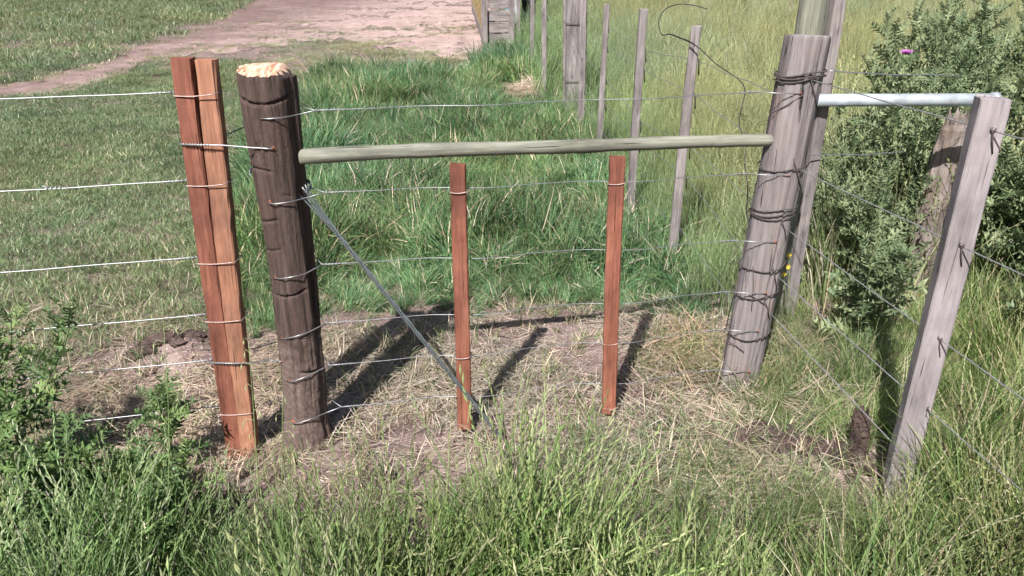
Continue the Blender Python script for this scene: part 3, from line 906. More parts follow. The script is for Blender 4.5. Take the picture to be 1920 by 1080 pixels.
# --- old grey strainer
O_B = Vector((.912, 2.735, 0)); O_T = Vector((1.002, 2.745, 1.365))
def o_axis(z): return O_B.lerp(O_T, z / 1.365)
O_R = .076
def o_rad(a):
    # weathered, roughly eight-sided
    k = math.pi / 4; x = (a + .25) % k - k / 2
    return O_R * (.945 / math.cos(x) * .6 + .4)
def make_old():
    m = MB(); seg = 64; zs = list(np.arange(-.15, 1.352, .012)) + [1.358, 1.364]; vs = []
    Z, A = np.meshgrid(np.array(zs), np.arange(seg) * 2 * math.pi / seg, indexing='ij')
    rough = (fbm(A * 6.0, Z * .8, 31, 4) - .5) * .011 + (fbm(np.cos(A) * 3 + 7, np.sin(A) * 3 + Z * 3, 35, 3) - .5) * .010
    cracks = np.clip((fbm(A * 12, Z * .55, 39, 3) - .62), 0, 1) * -.09
    rough += cracks
    for i, z in enumerate(zs):
        c = o_axis(z)
        for k in range(seg):
            a = k * 2 * math.pi / seg
            rr = o_rad(a) + rough[i, k]
            if z > 1.355: rr *= .955 if z > 1.36 else .99
            vs.append((c.x + rr * math.cos(a), c.y + rr * math.sin(a), z + (0.008 * math.cos(a + 2) if z > 1.3 else 0)))
    n = len(zs); fs = []
    for i in range(n - 1):
        for k in range(seg):
            k2 = (k + 1) % seg
            fs.append((i * seg + k, i * seg + k2, (i + 1) * seg + k2, (i + 1) * seg + k))
    # slightly dished end grain
    b = (n - 1) * seg
    vs.append((O_T.x, O_T.y, 1.359)); ci = len(vs) - 1
    for k in range(seg): fs.append((b + k, b + (k + 1) % seg, ci))
    m.add(vs, fs); return m
oroot = empty('strainer_post', (O_B.x, O_B.y, 0))
tag(oroot, 'weathered grey strainer post wrapped with dark wire at the fence corner', 'fence post')
under(make_old().build('post', 'old_post_timber'), oroot)
def o_front(px, py, off=.004):
    Y = O_B.y - .07
    for _ in range(6):
        p = PY(px, py, Y); c = o_axis(p.z); rr = O_R * .985 + off
        dx = max(-rr * .999, min(rr * .999, p.x - c.x)); Y = c.y - math.sqrt(rr * rr - dx * dx)
    return PY(px, py, Y)
def wrap(parent, axis_fn, rad, z, tilt, r, mat, name='wire_wrap', a0=0, a1=2 * math.pi, ph=0, wob=.003):
    m = MB(); pts = []
    n = max(8, int(40 * (a1 - a0) / 6.283))
    for k in range(n + 1):
        a = a0 + (a1 - a0) * k / n
        zz = z + tilt * math.cos(a - ph) + wob * math.sin(a * 3 + z * 40)
        c = axis_fn(zz); q = rad(a) if callable(rad) else rad
        pts.append((c.x + (q + r + .003) * math.cos(a), c.y + (q + r + .003) * math.sin(a), zz))
    m.tube(pts, r, 5, cap=abs(a1 - a0) < 6.2)
    return under(m.build(name, mat), parent)
for py, tl, r in ((140, .010, .0030), (147, .006, .0030), (152, .012, .0026), (318, .008, .0024), (396, .006, .0022), (405, .009, .0024), (410, .004, .0022), (506, .010, .0026), (557, .014, .0026), (632, .012, .0026)):
    z = o_front(1520 - (py - 145) * .19, py).z
    wrap(oroot, o_axis, lambda a: o_rad(a) + .002, z, tl, r, 'rust_wire', ph=random.uniform(-.5, .8), wob=.004)
for (x0, y0, x1, y1) in ((1506, 178, 1448, 212), (1520, 148, 1532, 205), (1488, 298, 1499, 350), (1466, 412, 1474, 450), (1449, 500, 1456, 548), (1433, 560, 1443, 600), (1432, 570, 1405, 553), (1412, 500, 1409, 582), (1395, 660, 1366, 640)):
    a, b = o_front(x0, y0, .005), o_front(x1, y1, .005)
    mid = o_front((x0 + x1) / 2 + 2, (y0 + y1) / 2, .007)
    under(MB().tube([a, mid, b], .0017, 5).build('wire_end', 'rust_wire'), oroot)

# --- squared hardwood battens
def make_batten(label, mat, base, top, w, d, rz, seed, chip=.0028, group=None):
    o = timber('fence_batten', mat, w, d, (Vector(top) - Vector(base)).length, 30, chip, .004, .004, seed)
    stand(o, base, top, rz)
    tag(o, label, 'batten', group)
    return o
def tie(parent, w, d, z, mat='tie_wire', tilt=.0, r=.0018, name='wire_tie'):
    t = MB().tube(ring_rect(w, d, z, .0022, tilt), r, 5, False).build(name, mat, parent)
    return t
TWY = 2.262 + .026
rg_t = math.radians(4)
bl = make_batten('left one of the two red battens strapped together, redder', 'brown_hardwood', (-.978, TWY, -.01), (-.937, TWY + .005, 1.342), .057, .052, rg_t, 3)
br = make_batten('right one of the two red battens strapped together, paler tan', 'tan_hardwood', (-.920, TWY + .004, -.012), (-.879, TWY + .009, 1.338), .057, .052, rg_t, 5)
BA_Y, BB_Y = 2.40 + .0175, 2.512 + .0175
ba_b = PY(869, 806, BA_Y - .0175); ba_t = PY(860, 311, BA_Y - .0175)
bb_b = PY(1142, 776, BB_Y - .0175); bb_t = PY(1160, 296, BB_Y - .0175)
ba = make_batten('short red batten hanging just left of the middle, brace wire crossing its foot', 'brown_hardwood', (ba_b.x, BA_Y, ba_b.z), (ba_t.x, BA_Y, ba_t.z), .052, .036, 0, 8, .0022)
bb = make_batten('short red batten hanging nearest the old grey strainer', 'red_hardwood', (bb_b.x, BB_Y, bb_b.z), (bb_t.x, BB_Y, bb_t.z), .053, .036, math.radians(-3), 12, .0022)
for par, y, yb_, yt_, h in ((ba, 357, 806, 311, 0), (ba, 666, 806, 311, 0)):
    zl = (PY(862, y, BA_Y).z - ba_b.z); tie(ba, .053, .037, zl, 'tie_wire', .004)
for y in (341, 640):
    zl = (PY(1155, y, BB_Y).z - bb_b.z); tie(bb, .054, .037, zl, 'tie_wire', .005)

# --- grey sawn batten of the side fence, near right
gp_b = G(1676, 945); gp_t = PY(1878, 187, gp_b.y)
gp = make_batten('pale grey sawn batten standing alone at the right edge', 'grey_sawn', (gp_b.x, gp_b.y + .03, -.05), (gp_t.x, gp_b.y + .03, gp_t.z), .074, .062, math.radians(-14), 21, .0016)

# --- far battens running back along the old fence
FAR = [((1258, 515), (1307, 50), .050, 'grey batten nearest the corner in the receding old fence, black cable beside it'),
       ((1180, 432), (1208, 18), .046, 'second grey batten from the corner in the receding old fence, rougher and browner'),
       ((1124, 318), (1140, -60), .045, 'third grey batten from the corner in the receding old fence'),
       ((1087, 266), (1096, -70), .060, 'grey batten on the right of the thick far post'),
       ((1061, 218), (1063, -72), .060, 'grey batten on the left of the thick far post'),
       ((1020, 182), (1022, -73), .060, 'pale grey batten standing in the small hay pile'),
       ((997, 139), (998, -73), .060, 'thin grey batten just left of the hay pile'),
       ((972, 84), (973, -74), .075, 'farthest grey batten in front of the white post')]
far_objs = []
for i, (b, t, w, lab) in enumerate(FAR):
    B = G(*b); T = PY(*t, B.y)
    H = 1.31 + .03 * math.sin(i * 2.1) if i > 1 else T.z
    dirx = (T.x - B.x) / max(.2, T.z - B.z)
    T2 = Vector((B.x + dirx * H, B.y, H))
    o = timber('fence_batten', 'grey_timber', w, .04, (T2 - B).length + .06, 22, .003, .006, .004, 40 + i, .008)
    stand(o, B - Vector((0, -.02, .06)), T2, math.radians(random.uniform(-12, 12)))
    tag(o, lab, 'batten', 'battens of the receding old fence')
    far_objs.append((o, B + Vector((0, .02, 0)), T2 + Vector((0, .02, 0)), w))
fp = empty('strainer_post', (*G(1076, 226)[:2], 0))
tag(fp, 'thick pale far post between two battens in the receding fence', 'fence post')
m = MB(); zs = np.linspace(-.1, 1.45, 40); vs = []
for i, z in enumerate(zs):
    for k in range(20):
        a = k * math.pi / 10; rr = .105 + .012 * float(fbm(np.array(math.cos(a) * 3 + 3), np.array(math.sin(a) * 3 + z * 2), 61))
        vs.append((rr * math.cos(a) + .01 * math.sin(z * 3), rr * math.sin(a) + .11, z))
fs = [(i * 20 + k, i * 20 + (k + 1) % 20, (i + 1) * 20 + (k + 1) % 20, (i + 1) * 20 + k) for i in range(39) for k in range(20)] + [tuple(39 * 20 + k for k in range(20))]
m.add(vs, fs).build('post', 'grey_timber', fp)
for z in (.42, 1.0):
    MB().tube([(.122 * math.cos(a * .2), .11 + .122 * math.sin(a * .2), z + .012 * math.sin(a * .2)) for a in range(33)], .004, 5, False).build('wire_wrap', 'rust_wire', fp)

# --- tall double post behind the old strainer, and the galvanised rail it carries
tp = empty('gate_post', (1.235, 3.36, 0)); tag(tp, 'tall weathered round post rising behind the old grey strainer', 'fence post')
m = MB(); vs = []; zs = np.linspace(-.1, 1.82, 60)
for z in zs:
    for k in range(28):
        a = k * 2 * math.pi / 28
        rr = .058 + .006 * (float(fbm(np.array(a * 5), np.array(z * .8), 71)) - .5) * 2 - (.012 if abs(a - 5.6) < .13 else 0)
        vs.append((rr * math.cos(a) + .004 * math.sin(z * 4), rr * math.sin(a), z))
fs = [(i * 28 + k, i * 28 + (k + 1) % 28, (i + 1) * 28 + (k + 1) % 28, (i + 1) * 28 + k) for i in range(59) for k in range(28)] + [tuple(59 * 28 + k for k in range(28))]
m.add(vs, fs).build('post', 'rail_timber', tp)
o = timber('fence_batten', 'grey_timber', .052, .05, 1.86, 30, .003, .005, .004, 77, .01)
stand(o, (1.325, 3.36, -.06), (1.322, 3.36, 1.8), .2); tag(o, 'rough grey batten tight against the right of the tall round post', 'batten')
pr = empty('pipe_rail', (0, 0, 0)); tag(pr, 'galvanised steel pipe rail disappearing into the thistles', 'pipe')
pa, pb = PY(1530, 188, 3.30), PY(1838, 187, 3.30)
pe = pa + (pb - pa) * 1.085
pr.location = pa
m = MB().tube([Vector((0, 0, 0)), (pe - pa) * .33, (pe - pa) * .66, pe - pa], .0265, 20)
m.build('pipe', 'galvanised', pr)
MB().tube([(pe - pa) * .985, pe - pa + Vector((.012, 0, 0))], .031, 20).build('end_cap', 'galvanised', pr)
m = MB().tube([(pe.x - .01, pe.y, -.05), (pe.x - .01, pe.y, pe.z - .02)], .024, 14).build('pipe_leg', 'galvanised', pr); m.location = -pa

# --- broken stub post among the thistles
sb = G(1700, 565); stp = PY(1797, 214, sb.y)
sroot = empty('stub_post', (sb.x, sb.y, 0)); tag(sroot, 'rotten brown broken post leaning among the thistles', 'fence post')
m = MB(); vs = []; n = 44
for i in range(n):
    t = i / (n - 1); c = Vector((0, 0, -.05)).lerp(stp - Vector((sb.x, sb.y, 0)), t)
    for k in range(20):
        a = k * math.pi / 10
        rr = .052 * (1.15 - .25 * t) * (1 + .8 * (float(fbm(np.array(math.cos(a) * 2 + 4), np.array(math.sin(a) * 2 + t * 6), 83)) - .5))
        if t > .94: rr *= (.85 if k % 3 else .6)
        vs.append((c.x + rr * math.cos(a) * 1.2, c.y + rr * math.sin(a), c.z + (.03 * math.sin(k * 1.9) if t > .97 else 0)))
fs = [(i * 20 + k, i * 20 + (k + 1) % 20, (i + 1) * 20 + (k + 1) % 20, (i + 1) * 20 + k) for i in range(n - 1) for k in range(20)] + [tuple((n - 1) * 20 + k for k in range(20))]
m.add(vs, fs).build('post', 'rotten_timber', sroot, smooth=False)

# --- round brace rail
ra, rb = PY(560, 294, 2.362), PY(1452, 263, 2.725)
rr_ = empty('brace_rail', ra); tag(rr_, 'round greenish grey brace rail spanning between the two strainers', 'rail')
pts = [Vector((0, .004 * math.sin(t * 5), .005 * math.sin(t * math.pi) + .0025 * math.sin(t * 9))) + (rb - ra) * t for t in np.linspace(0, 1, 40)]
m = MB().tube(pts, [.0238 - .0028 * i / 39 + .0007 * math.sin(i * .7) + (.0018 if i in (9, 22, 23, 34) else 0) for i in range(40)], 22, True, .03)
o = m.build('rail', 'rail_timber', rr_)
# grain runs along the rail: lay the stick on its own z axis
q = Vector((0, 0, 1)).rotation_difference((rb - ra).normalized())
o.data.transform(q.to_matrix().to_4x4().inverted()); o.rotation_mode = 'QUATERNION'; o.rotation_quaternion = q

# ------------------------------------------------------------------ wires
def wobble(a, b, n, amp, sag=0.0, seed=0):
    rg = random.Random(seed); a, b = Vector(a), Vector(b); out = []
    ph = [rg.uniform(0, 6.28) for _ in range(4)]
    L = (b - a).length
    for i in range(n + 1):
        t = i / n; e = min(1, t * 8, (1 - t) * 8)
        w = amp * e * (math.sin(t * L * 9 + ph[0]) + .6 * math.sin(t * L * 21 + ph[1]))
        w2 = amp * e * (math.sin(t * L * 11 + ph[2]) + .6 * math.sin(t * L * 17 + ph[3]))
        p = a.lerp(b, t); out.append(p + Vector((0, w2, w - sag * 4 * t * (1 - t))))
    return out
def coil(m, a, b, turns, R, r):
    a, b = Vector(a), Vector(b); d = (b - a).normalized(); u = d.orthogonal().normalized(); v = d.cross(u)
    n = max(8, int(turns * 9)); pts = []
    for i in range(n + 1):
        t = i / n; th = t * turns * 6.283
        pts.append(a.lerp(b, t) + u * R * math.cos(th) + v * R * math.sin(th))
    m.tube(pts, r, 5)
ORD = ['topmost', 'second', 'third', 'fourth', 'fifth', 'lowest']
# the six new wires across the gap
GAP = [((490, 222), (562, 214), (592, 207), (1500, 176)), ((505, 381), (566, 373), (610, 361), (1480, 330)), ((515, 521), (573, 513), (604, 496), (1455, 455)),
       ((527, 634), (580, 622), (612, 606), (1437, 551)), ((541, 715), (588, 699), (618, 685), (1422, 622)), ((549, 793), (606, 776), (640, 763), (1405, 698))]
for i, (h, e, kq, o_) in enumerate(GAP):
    p0 = s_front(*h, .002); drill(root, p0, s_axis(p0.z))
    p1 = s_front(*e, .006)
    mid = s_front((h[0] + e[0]) / 2, (h[1] + e[1]) / 2 + 3, .013)
    mid2 = s_front(h[0] * .25 + e[0] * .75, h[1] * .25 + e[1] * .75 + 2, .012)
    pk = PY(*kq, 2.352)
    pe_ = o_front(*o_, .003); c = o_axis(pe_.z)
    drill(oroot, pe_, c, .005)
    left_x = o_[0] - 78 + i * 3
    pl = PY(left_x, o_[1] - (4 if i else 3), pe_.y + .012)
    w = empty('fence_wire', pk)
    tag(w, '%s of the six new wires strung between the dark log and the old grey strainer' % ORD[i], 'wire', 'new wires across the gap')
    # the line passes close behind both hanging battens
    xa, xb = ba_b.x, bb_b.x
    span = wobble(pk, pl, 46, .0003, .002, i)
    for q in span:
        for (bx, by) in ((xa, BA_Y + .0185), (xb, BB_Y + .0185)):
            g = max(0, 1 - abs(q.x - bx) / .27); g = g * g * (3 - 2 * g); q.y = q.y * (1 - g) + (by + .0022) * g
    m = MB().tube([p - w.location for p in span], .0015, 6); m.build('strand', 'new_wire', w)
    m = MB().tube([p - w.location for p in (p0 + Vector((0, -.004, 0)), p0.lerp(mid, .4) + Vector((0, -.010, 0)), mid, mid2, p1, p1.lerp(pk, .5), pk)], .0019, 6); m.build('strand', 'new_wire', w)
    back = s_axis(pk.z) + Vector((.06, .055, .004))
    m = MB().tube([p - w.location for p in (back, back.lerp(pk, .6), pk)], .0017, 6); m.build('strand', 'dull_wire', w)
    m = MB().tube([p - w.location for p in (pl, pl.lerp(pe_, .5) + Vector((0, -.004, 0)), pe_)], .0017, 6); m.build('strand', 'new_wire', w)
    m = MB(); kd = (span[4] - pk)
    coil(m, pk - w.location, pk + kd.normalized() * .075 - w.location, 7, .0026, .0016)
    kd2 = (span[-5] - pl).normalized()
    m.build('knot', 'new_wire', w); m = MB()
    coil(m, pl - w.location, pl + kd2 * .07 - w.location, 7, .0026, .0016)
    m.build('knot', 'new_wire', w)
    MB().tube([pl + kd2 * .05 - w.location, pl + kd2 * .03 + Vector((0, -.008, .007)) - w.location], .0014, 5).build('wire_end', 'new_wire', w)

# left-hand wires, looped round the strapped battens
LEFT = [(326, 175), (350, 342), (368, 487), (389, 595), (403, 681), (416, 768)]
tw_w = .116; TWX0, TWX1 = -.949, -.908
def tw_c(z): return Vector((TWX0 + (TWX1 - TWX0) * z / 1.34, TWY + .002, z))
for i, (x, y) in enumerate(LEFT):
    pz = PY(x, y, TWY); z = pz.z
    c = tw_c(z); a = Vector((c.x - tw_w / 2 - .004, c.y + .024, z))
    b = a + Vector((-1.75, -.36, -.01))
    w = empty('fence_wire', a)
    tag(w, '%s of the silver wires running left from the strapped battens' % ORD[i], 'wire', 'wires left of the strapped battens')
    MB().tube([p - a for p in wobble(a, b, 40, .0006, .003, 50 + i)], .0018, 6).build('strand', 'new_wire', w)
    m = MB()
    if i != 4:
        pts = [Vector(p) + c - a for p in [(q[0], q[1], 0.0 + q[2]) for q in ring_rect(tw_w, .055, 0, .003, .006)]]
        m.tube(pts, .0018, 5, False); m.build('loop', 'tie_wire', w)
    m = MB()
    if i != 1: coil(m, (-.004, 0, 0), Vector((-1.75, -.36, -.01)).normalized() * .075, 6, .003, .0017)
    else:
        d = Vector((-1.75, -.36, -.01)).normalized(); coil(m, d * .37, d * .42, 4, .004, .0016)
        m.build('knot', 'new_wire', w); m = MB(); coil(m, (-.004, 0, 0), d * .075, 6, .003, .0017)
        MB().tube([d * .40, d * .41 + Vector((-.012, -.004, .009))], .0014, 5).build('wire_end', 'new_wire', w)
    m.build('knot', 'new_wire', w)
# two latch loops holding the battens to the log
for y, hx, hy, up in ((272, 512, 279, True), (681, 528, 677, False)):
    p_h = s_front(hx, hy, .002); z = p_h.z; drill(root, p_h, s_axis(z), .007)
    pz = PY(372, y, TWY - .03).z; c = tw_c(pz)
    w = empty('wire_loop', p_h)
    tag(w, ('upper' if up else 'lower') + ' wire loop tying the strapped battens to the dark log', 'wire')
    f = TWY - .032
    edge = s_front(473 if up else 503, hy - 2, .008); mid_ = s_front(493 if up else 515, hy - 1, .010)
    pts = [p_h + Vector((0, -.004, 0)), mid_, edge, Vector((c.x + .062, f, pz)), Vector((c.x, f - .001, pz + .001)), Vector((c.x - .060, f, pz + .003)), Vector((c.x - .064, TWY + .02, pz + .008)),
           Vector((c.x - .03, TWY + .034, pz + .012)), Vector((c.x + .064, TWY + .036, pz + .02)), Vector((S_AX.x - .075, S_AX.y + .03, pz + (.03 if up else .01)))]
    MB().tube([p - p_h for p in pts], .0024, 6).build('strand', 'new_wire', w)
    m = MB(); coil(m, pts[5] - p_h + Vector((.01, -.002, 0)), pts[4] - p_h + Vector((.03, -.002, 0)), 9, .0032, .0017); m.build('knot', 'new_wire', w)

# twisted brace wire
bt = PY(563, 352, S_AX.y - .01); bb_ = G(944, 826, -.02)
w = empty('brace_wire', Vector((bb_.x, bb_.y, 0))); tag(w, 'twisted bundle of grey wires slanting from the dark log down to the soil', 'wire')
d = bb_ - bt; u = d.normalized().orthogonal().normalized(); v = d.normalized().cross(u)
for s in range(4):
    pts = []; n = 90
    for i in range(n + 1):
        t = i / n; R = .0052 + .013 * max(0, 1 - t / .16) ** 1.3; th = s * 1.571 + 26 * max(0, t - .12) ** .97
        pts.append(bt + d * t + u * R * math.cos(th) + v * R * math.sin(th) - w.location)
    MB().tube(pts, .0029, 6).build('strand', 'brace_wire', w)
for s in range(3):
    o = wrap(root, s_axis, lambda a: s_rad(.95) + .004, (bt.z + PY(470, 320, 2.36).z) / 2 + s * .006 - .006, .030, .0023, 'brace_wire', 'wire_wrap', math.pi * .62, 2 * math.pi * .5 + .45, math.pi)
    o = wrap(root, s_axis, lambda a: s_rad(.95) + .006, (bt.z + PY(470, 320, 2.36).z) / 2 + s * .006 - .006, .030, .0023, 'brace_wire', 'wire_wrap', -.35, math.pi * .62, math.pi)

# wires of the side fence: old strainer -> grey batten -> past the camera on the right
SIDE = [((1522, 150), (1862, 243)), ((1499, 318), (1803, 459)), ((1478, 432), (1762, 634)), ((1460, 520), (1737, 762)), ((1447, 590), (1712, 868)), ((1438, 640), (1690, 960))]
gp_axis = (Vector((gp_t.x, gp_b.y + .03, gp_t.z)) - Vector((gp_b.x, gp_b.y + .03, 0)))
sheet_t = []
for i, (s0, s1) in enumerate(SIDE):
    if i == 5: break
    a = o_front(s0[0], s0[1], .004); g = PY(s1[0], s1[1], gp_b.y + .03 - .036)
    dirv = (g - a); b = a + dirv * 2.0
    w = empty('fence_wire', a); tag(w, '%s dull wire of the side fence passing the grey batten at right' % ['topmost', 'second', 'third', 'fourth', 'lowest'][i], 'wire', 'side fence wires on the right')
    MB().tube([p - a for p in wobble(a, b, 44, .0007, .004, 80 + i)], .0020, 6).build('strand', 'dull_wire', w)
    m = MB(); coil(m, g - a - dirv.normalized() * .012, g - a + dirv.normalized() * .012, 2, .004, .0018)
    m.build('knot', 'rust_wire', w); m = MB()
    m.tube([g - a + Vector((0, -.003, 0)), g - a + Vector((.004, -.003, -.03)), g - a + Vector((.013, -.001, -.062))], .0021, 5)
    m.build('wire_end', 'rust_wire', w)
# wires of the receding old fence
for i, zf in enumerate((.30, .52, .74, .95, 1.15)):
    pts = [o_axis(zf) + Vector((-.02, .08, 0))]
    for (o, B, T, wd) in far_objs:
        pts.append(B.lerp(T, (zf + .05 * math.sin(i * 3 + B.y)) / T.z) + Vector((wd * .5 + .003, .0, 0)))
    a = pts[0]; w = empty('fence_wire', a)
    tag(w, '%s thin dark wire of the old fence receding past the far battens' % ['lowest', 'second lowest', 'middle', 'second highest', 'highest'][i], 'wire', 'receding old fence wires')
    fine = []
    for p, q in zip(pts[:-1], pts[1:]): fine += [p.lerp(q, t / 6) + Vector((0, 0, .004 * math.sin(t * 2 + i))) for t in range(6)]
    fine.append(pts[-1])
    MB().tube([p - a for p in fine], .0016, 5).build('strand', 'dull_wire', w)
    for p, (o, B, T, wd) in zip(pts[1:], far_objs):
        MB().tube([p - a + Vector((-.012, -.024, .02)), p - a + Vector((-.002, -.026, .0)), p - a + Vector((.003, -.022, -.045 - .02 * (B.y < 6)))], .0036 + .0004 * (B.y > 6), 5).build('wire_tie', 'rust_wire', w)
# two short slack wires in the thistles behind the strainer
for (x0, y0, x1, y1, lab) in ((1556, 133, 1800, 142, 'slack bright wire above the galvanised pipe rail'), (1508, 290, 1700, 285, 'slack dull wire below the galvanised pipe rail')):
    a, b = PY(x0, y0, 3.28), PY(x1, y1, 3.5)
    w = MB().tube([p - a for p in wobble(a, b, 24, .002, .004, x0)], .0024, 6).build('fence_wire', 'new_wire'); w.location = a
    tag(w, lab, 'wire')
# black cable curling off the nearest far batten
cpx = [(1326, 17, 3.7), (1300, 10, 3.75), (1272, 8, 3.8), (1248, 17, 3.85), (1236, 36, 3.86), (1236, 52, 3.86), (1242, 66, 3.86), (1256, 64, 3.9), (1275, 71, 3.93), (1296, 80, 3.92), (1318, 96, 3.88),
       (1340, 118, 3.8), (1362, 133, 3.6), (1388, 152, 3.4), (1397, 172, 3.3), (1390, 205, 3.2), (1386, 235, 3.1), (1398, 270, 3.0), (1397, 310, 2.95), (1402, 350, 2.92), (1400, 400, 2.9), (1404, 430, 2.88), (1392, 480, 2.88), (1384, 530, 2.9), (1370, 575, 2.92), (1362, 612, 2.95)]
pts = [PY(*p) for p in cpx]
fine = []
for i in range(len(pts) - 1):
    p0 = pts[max(0, i - 1)]; p1 = pts[i]; p2 = pts[i + 1]; p3 = pts[min(len(pts) - 1, i + 2)]
    for s in range(4):
        t = s / 4
        fine.append(.5 * ((2 * p1) + (p2 - p0) * t + (2 * p0 - 5 * p1 + 4 * p2 - p3) * t * t + (3 * p1 - p0 - 3 * p2 + p3) * t ** 3))
fine.append(pts[-1]); a = fine[-1].copy()
o = MB().tube([p - a for p in fine], [.0022 + .0018 * max(0, 1 - abs(i - 34) / 12) for i in range(len(fine))], 7).build('black_cable', 'black_cable'); o.location = a
tag(o, 'black cable curling off the grey batten and dropping to the grass', 'cable')

# ------------------------------------------------------------------ thistles
def leaf_mesh(seed, lobes=7, wide=.20):
    rg = random.Random(seed); m = MB()
    vs = []; fs = []
    n = lobes * 2 + 2
    bend = rg.uniform(.3, .7); twist = rg.uniform(-.5, .5)
    def mid(t): return Vector((math.sin(t * 1.1 * bend + .01) / (1.1 * bend), rg.uniform(-.004, .004), -.28 * bend * t * t + .12 * t))
    mids = [mid(i / (n - 1)) for i in range(n)]
    L = []; R = []
    for i, p in enumerate(mids):
        t = i / (n - 1)
        w0 = .035 * (1 - t) + .008
        L.append(len(vs)); vs.append(p + Vector((0, w0, .012))); R.append(len(vs)); vs.append(p + Vector((0, -w0, .012)))
    M_ = []
    for p in mids: M_.append(len(vs)); vs.append(p)
    for i in range(n - 1):
        fs.append((M_[i], M_[i + 1], L[i + 1], L[i])); fs.append((R[i], R[i + 1], M_[i + 1], M_[i]))
    for j in range(lobes):
        i0 = 1 + 2 * j; t = i0 / (n - 1)
        ln = wide * (.55 + .45 * math.sin(math.pi * (t * .8 + .15))) * rg.uniform(.8, 1.2)
        for side, idx in ((1, L), (-1, R)):
            a, b = vs[idx[i0]], vs[idx[min(n - 1, i0 + 1)]]
            up = rg.uniform(-.12, .17)
            for (f, lift, fwd) in ((1.0, up, .07), (.62, up + .08, -.02)):
                tip = (a + b) / 2 + Vector((ln * .35 + fwd, side * ln * f, lift))
                mm = (a + b) / 2 + Vector((ln * .12 + fwd * .5, side * ln * f * .55, lift * .3 + .02))
                k = len(vs); vs += [tip, mm + Vector((.032, 0, rg.uniform(-.03, .03))), mm - Vector((.032, 0, rg.uniform(-.03, .03)))]
                if side > 0: fs += [(idx[i0], idx[min(n - 1, i0 + 1)], k + 1, k + 2), (k + 2, k + 1, k)]
                else: fs += [(idx[min(n - 1, i0 + 1)], idx[i0], k + 2, k + 1), (k + 1, k + 2, k)]
    tipi = len(vs); vs.append(mids[-1] + Vector((.09, 0, -.01))); fs.append((L[-1], R[-1], tipi))
    vs2 = [(v.x, v.y * math.cos(twist * v.x) - v.z * math.sin(twist * v.x), v.z + v.y * math.sin(twist * v.x)) for v in vs]
    me = bpy.data.meshes.new('leaf'); me.from_pydata(vs2, [], fs); me.update()
    return me
LEAVES = {}
for key in ('thistle_leaf', 'grey_thistle_leaf'):
    LEAVES[key] = []
    for s in range(6):
        me = leaf_mesh(s * 7 + 1, 5 + s % 3, .18 + .03 * (s % 3)); me.materials.append(M[key]); LEAVES[key].append(me)
def thistle(label, base, H, nleaf, llen, seed, mat='thistle_leaf', branches=0, lean=(0, 0), flower=False, group=None, dense_top=1.0, z0=.02):
    rg = random.Random(seed)
    root = empty('thistle_plant', (base[0], base[1], hz(base[0], base[1]) - .01)); tag(root, label, 'thistle', group)
    m = MB(); axes = []
    def stem(p0, d0, L, r0, curl):
        pts = [Vector(p0)]; d = Vector(d0).normalized(); n = 9
        for i in range(n):
            d = (d + Vector((rg.uniform(-.09, .09), rg.uniform(-.09, .09), curl))).normalized()
            pts.append(pts[-1] + d * L / n)
        m.tube(pts, [r0 * (1 - .7 * i / n) for i in range(n + 1)], 7)
        axes.append((pts, L)); return pts
    main = stem((0, 0, -.03), (lean[0], lean[1], 1), H, .006 + .004 * H, .03)
    for b in range(branches):
        t = rg.uniform(.25, .8); i = int(t * 9); a = rg.uniform(0, 6.28)
        stem(main[i], (math.cos(a) * .8, math.sin(a) * .8, .75), H * (1 - t) * rg.uniform(.6, 1.0) + .1, .005, .10)
    m.build('stem', 'green_stem', root)
    tot = sum(L for _, L in axes)
    cnt = 0
    for pts, L in axes:
        k = max(3, int(nleaf * L / tot)); a = rg.uniform(0, 6.28)
        for j in range(k):
            t = z0 + (1 - z0) * ((j + rg.random() * .7) / k) ** dense_top
            x = min(.999, t) * 9; i = int(x); p = pts[i].lerp(pts[i + 1], x - i)
            a += 2.4 + rg.uniform(-.4, .4)
            pit = lerp(.05, -1.05, t) + rg.uniform(-.35, .3)
            s = llen * (1.05 - .55 * t) * rg.uniform(.75, 1.2)
            o = bpy.data.objects.new('leaf', rg.choice(LEAVES[mat])); COL.objects.link(o); o.parent = root
            o.location = p; o.rotation_euler = (rg.uniform(-.5, .5), pit, a); o.scale = (s, s, s); cnt += 1
        if flower and (pts is main):
            tip = pts[-1]
            mb = MB(); vs = []
            for ii in range(6):
                tt_ = ii / 5
                for kk in range(12):
                    an = kk * math.pi / 6; rr = .022 * math.sin(math.pi * (.15 + .7 * tt_)) * (1.15 if (kk + ii) % 2 else .92)
                    vs.append(tip + Vector((rr * math.cos(an), rr * math.sin(an), tt_ * .04)))
            mb.add(vs, [(ii * 12 + kk, ii * 12 + (kk + 1) % 12, (ii + 1) * 12 + (kk + 1) % 12, (ii + 1) * 12 + kk) for ii in range(5) for kk in range(12)])
            fh = mb.build('flower_head', 'green_stem', root)
            mb = MB()
            for kk in range(90):
                an = rg.uniform(0, 6.28); sp = rg.random() ** .6
                p = tip + Vector((.014 * sp * math.cos(an), .014 * sp * math.sin(an), .034)); q = p + Vector((.026 * sp * math.cos(an), .026 * sp * math.sin(an), .030 - .008 * sp))
                mb.tube([p, p.lerp(q, .6) + Vector((0, 0, .003)), q], [.0016, .0018, .0006], 3)
            mb.build('petals', 'purple_petal', fh)
    return root
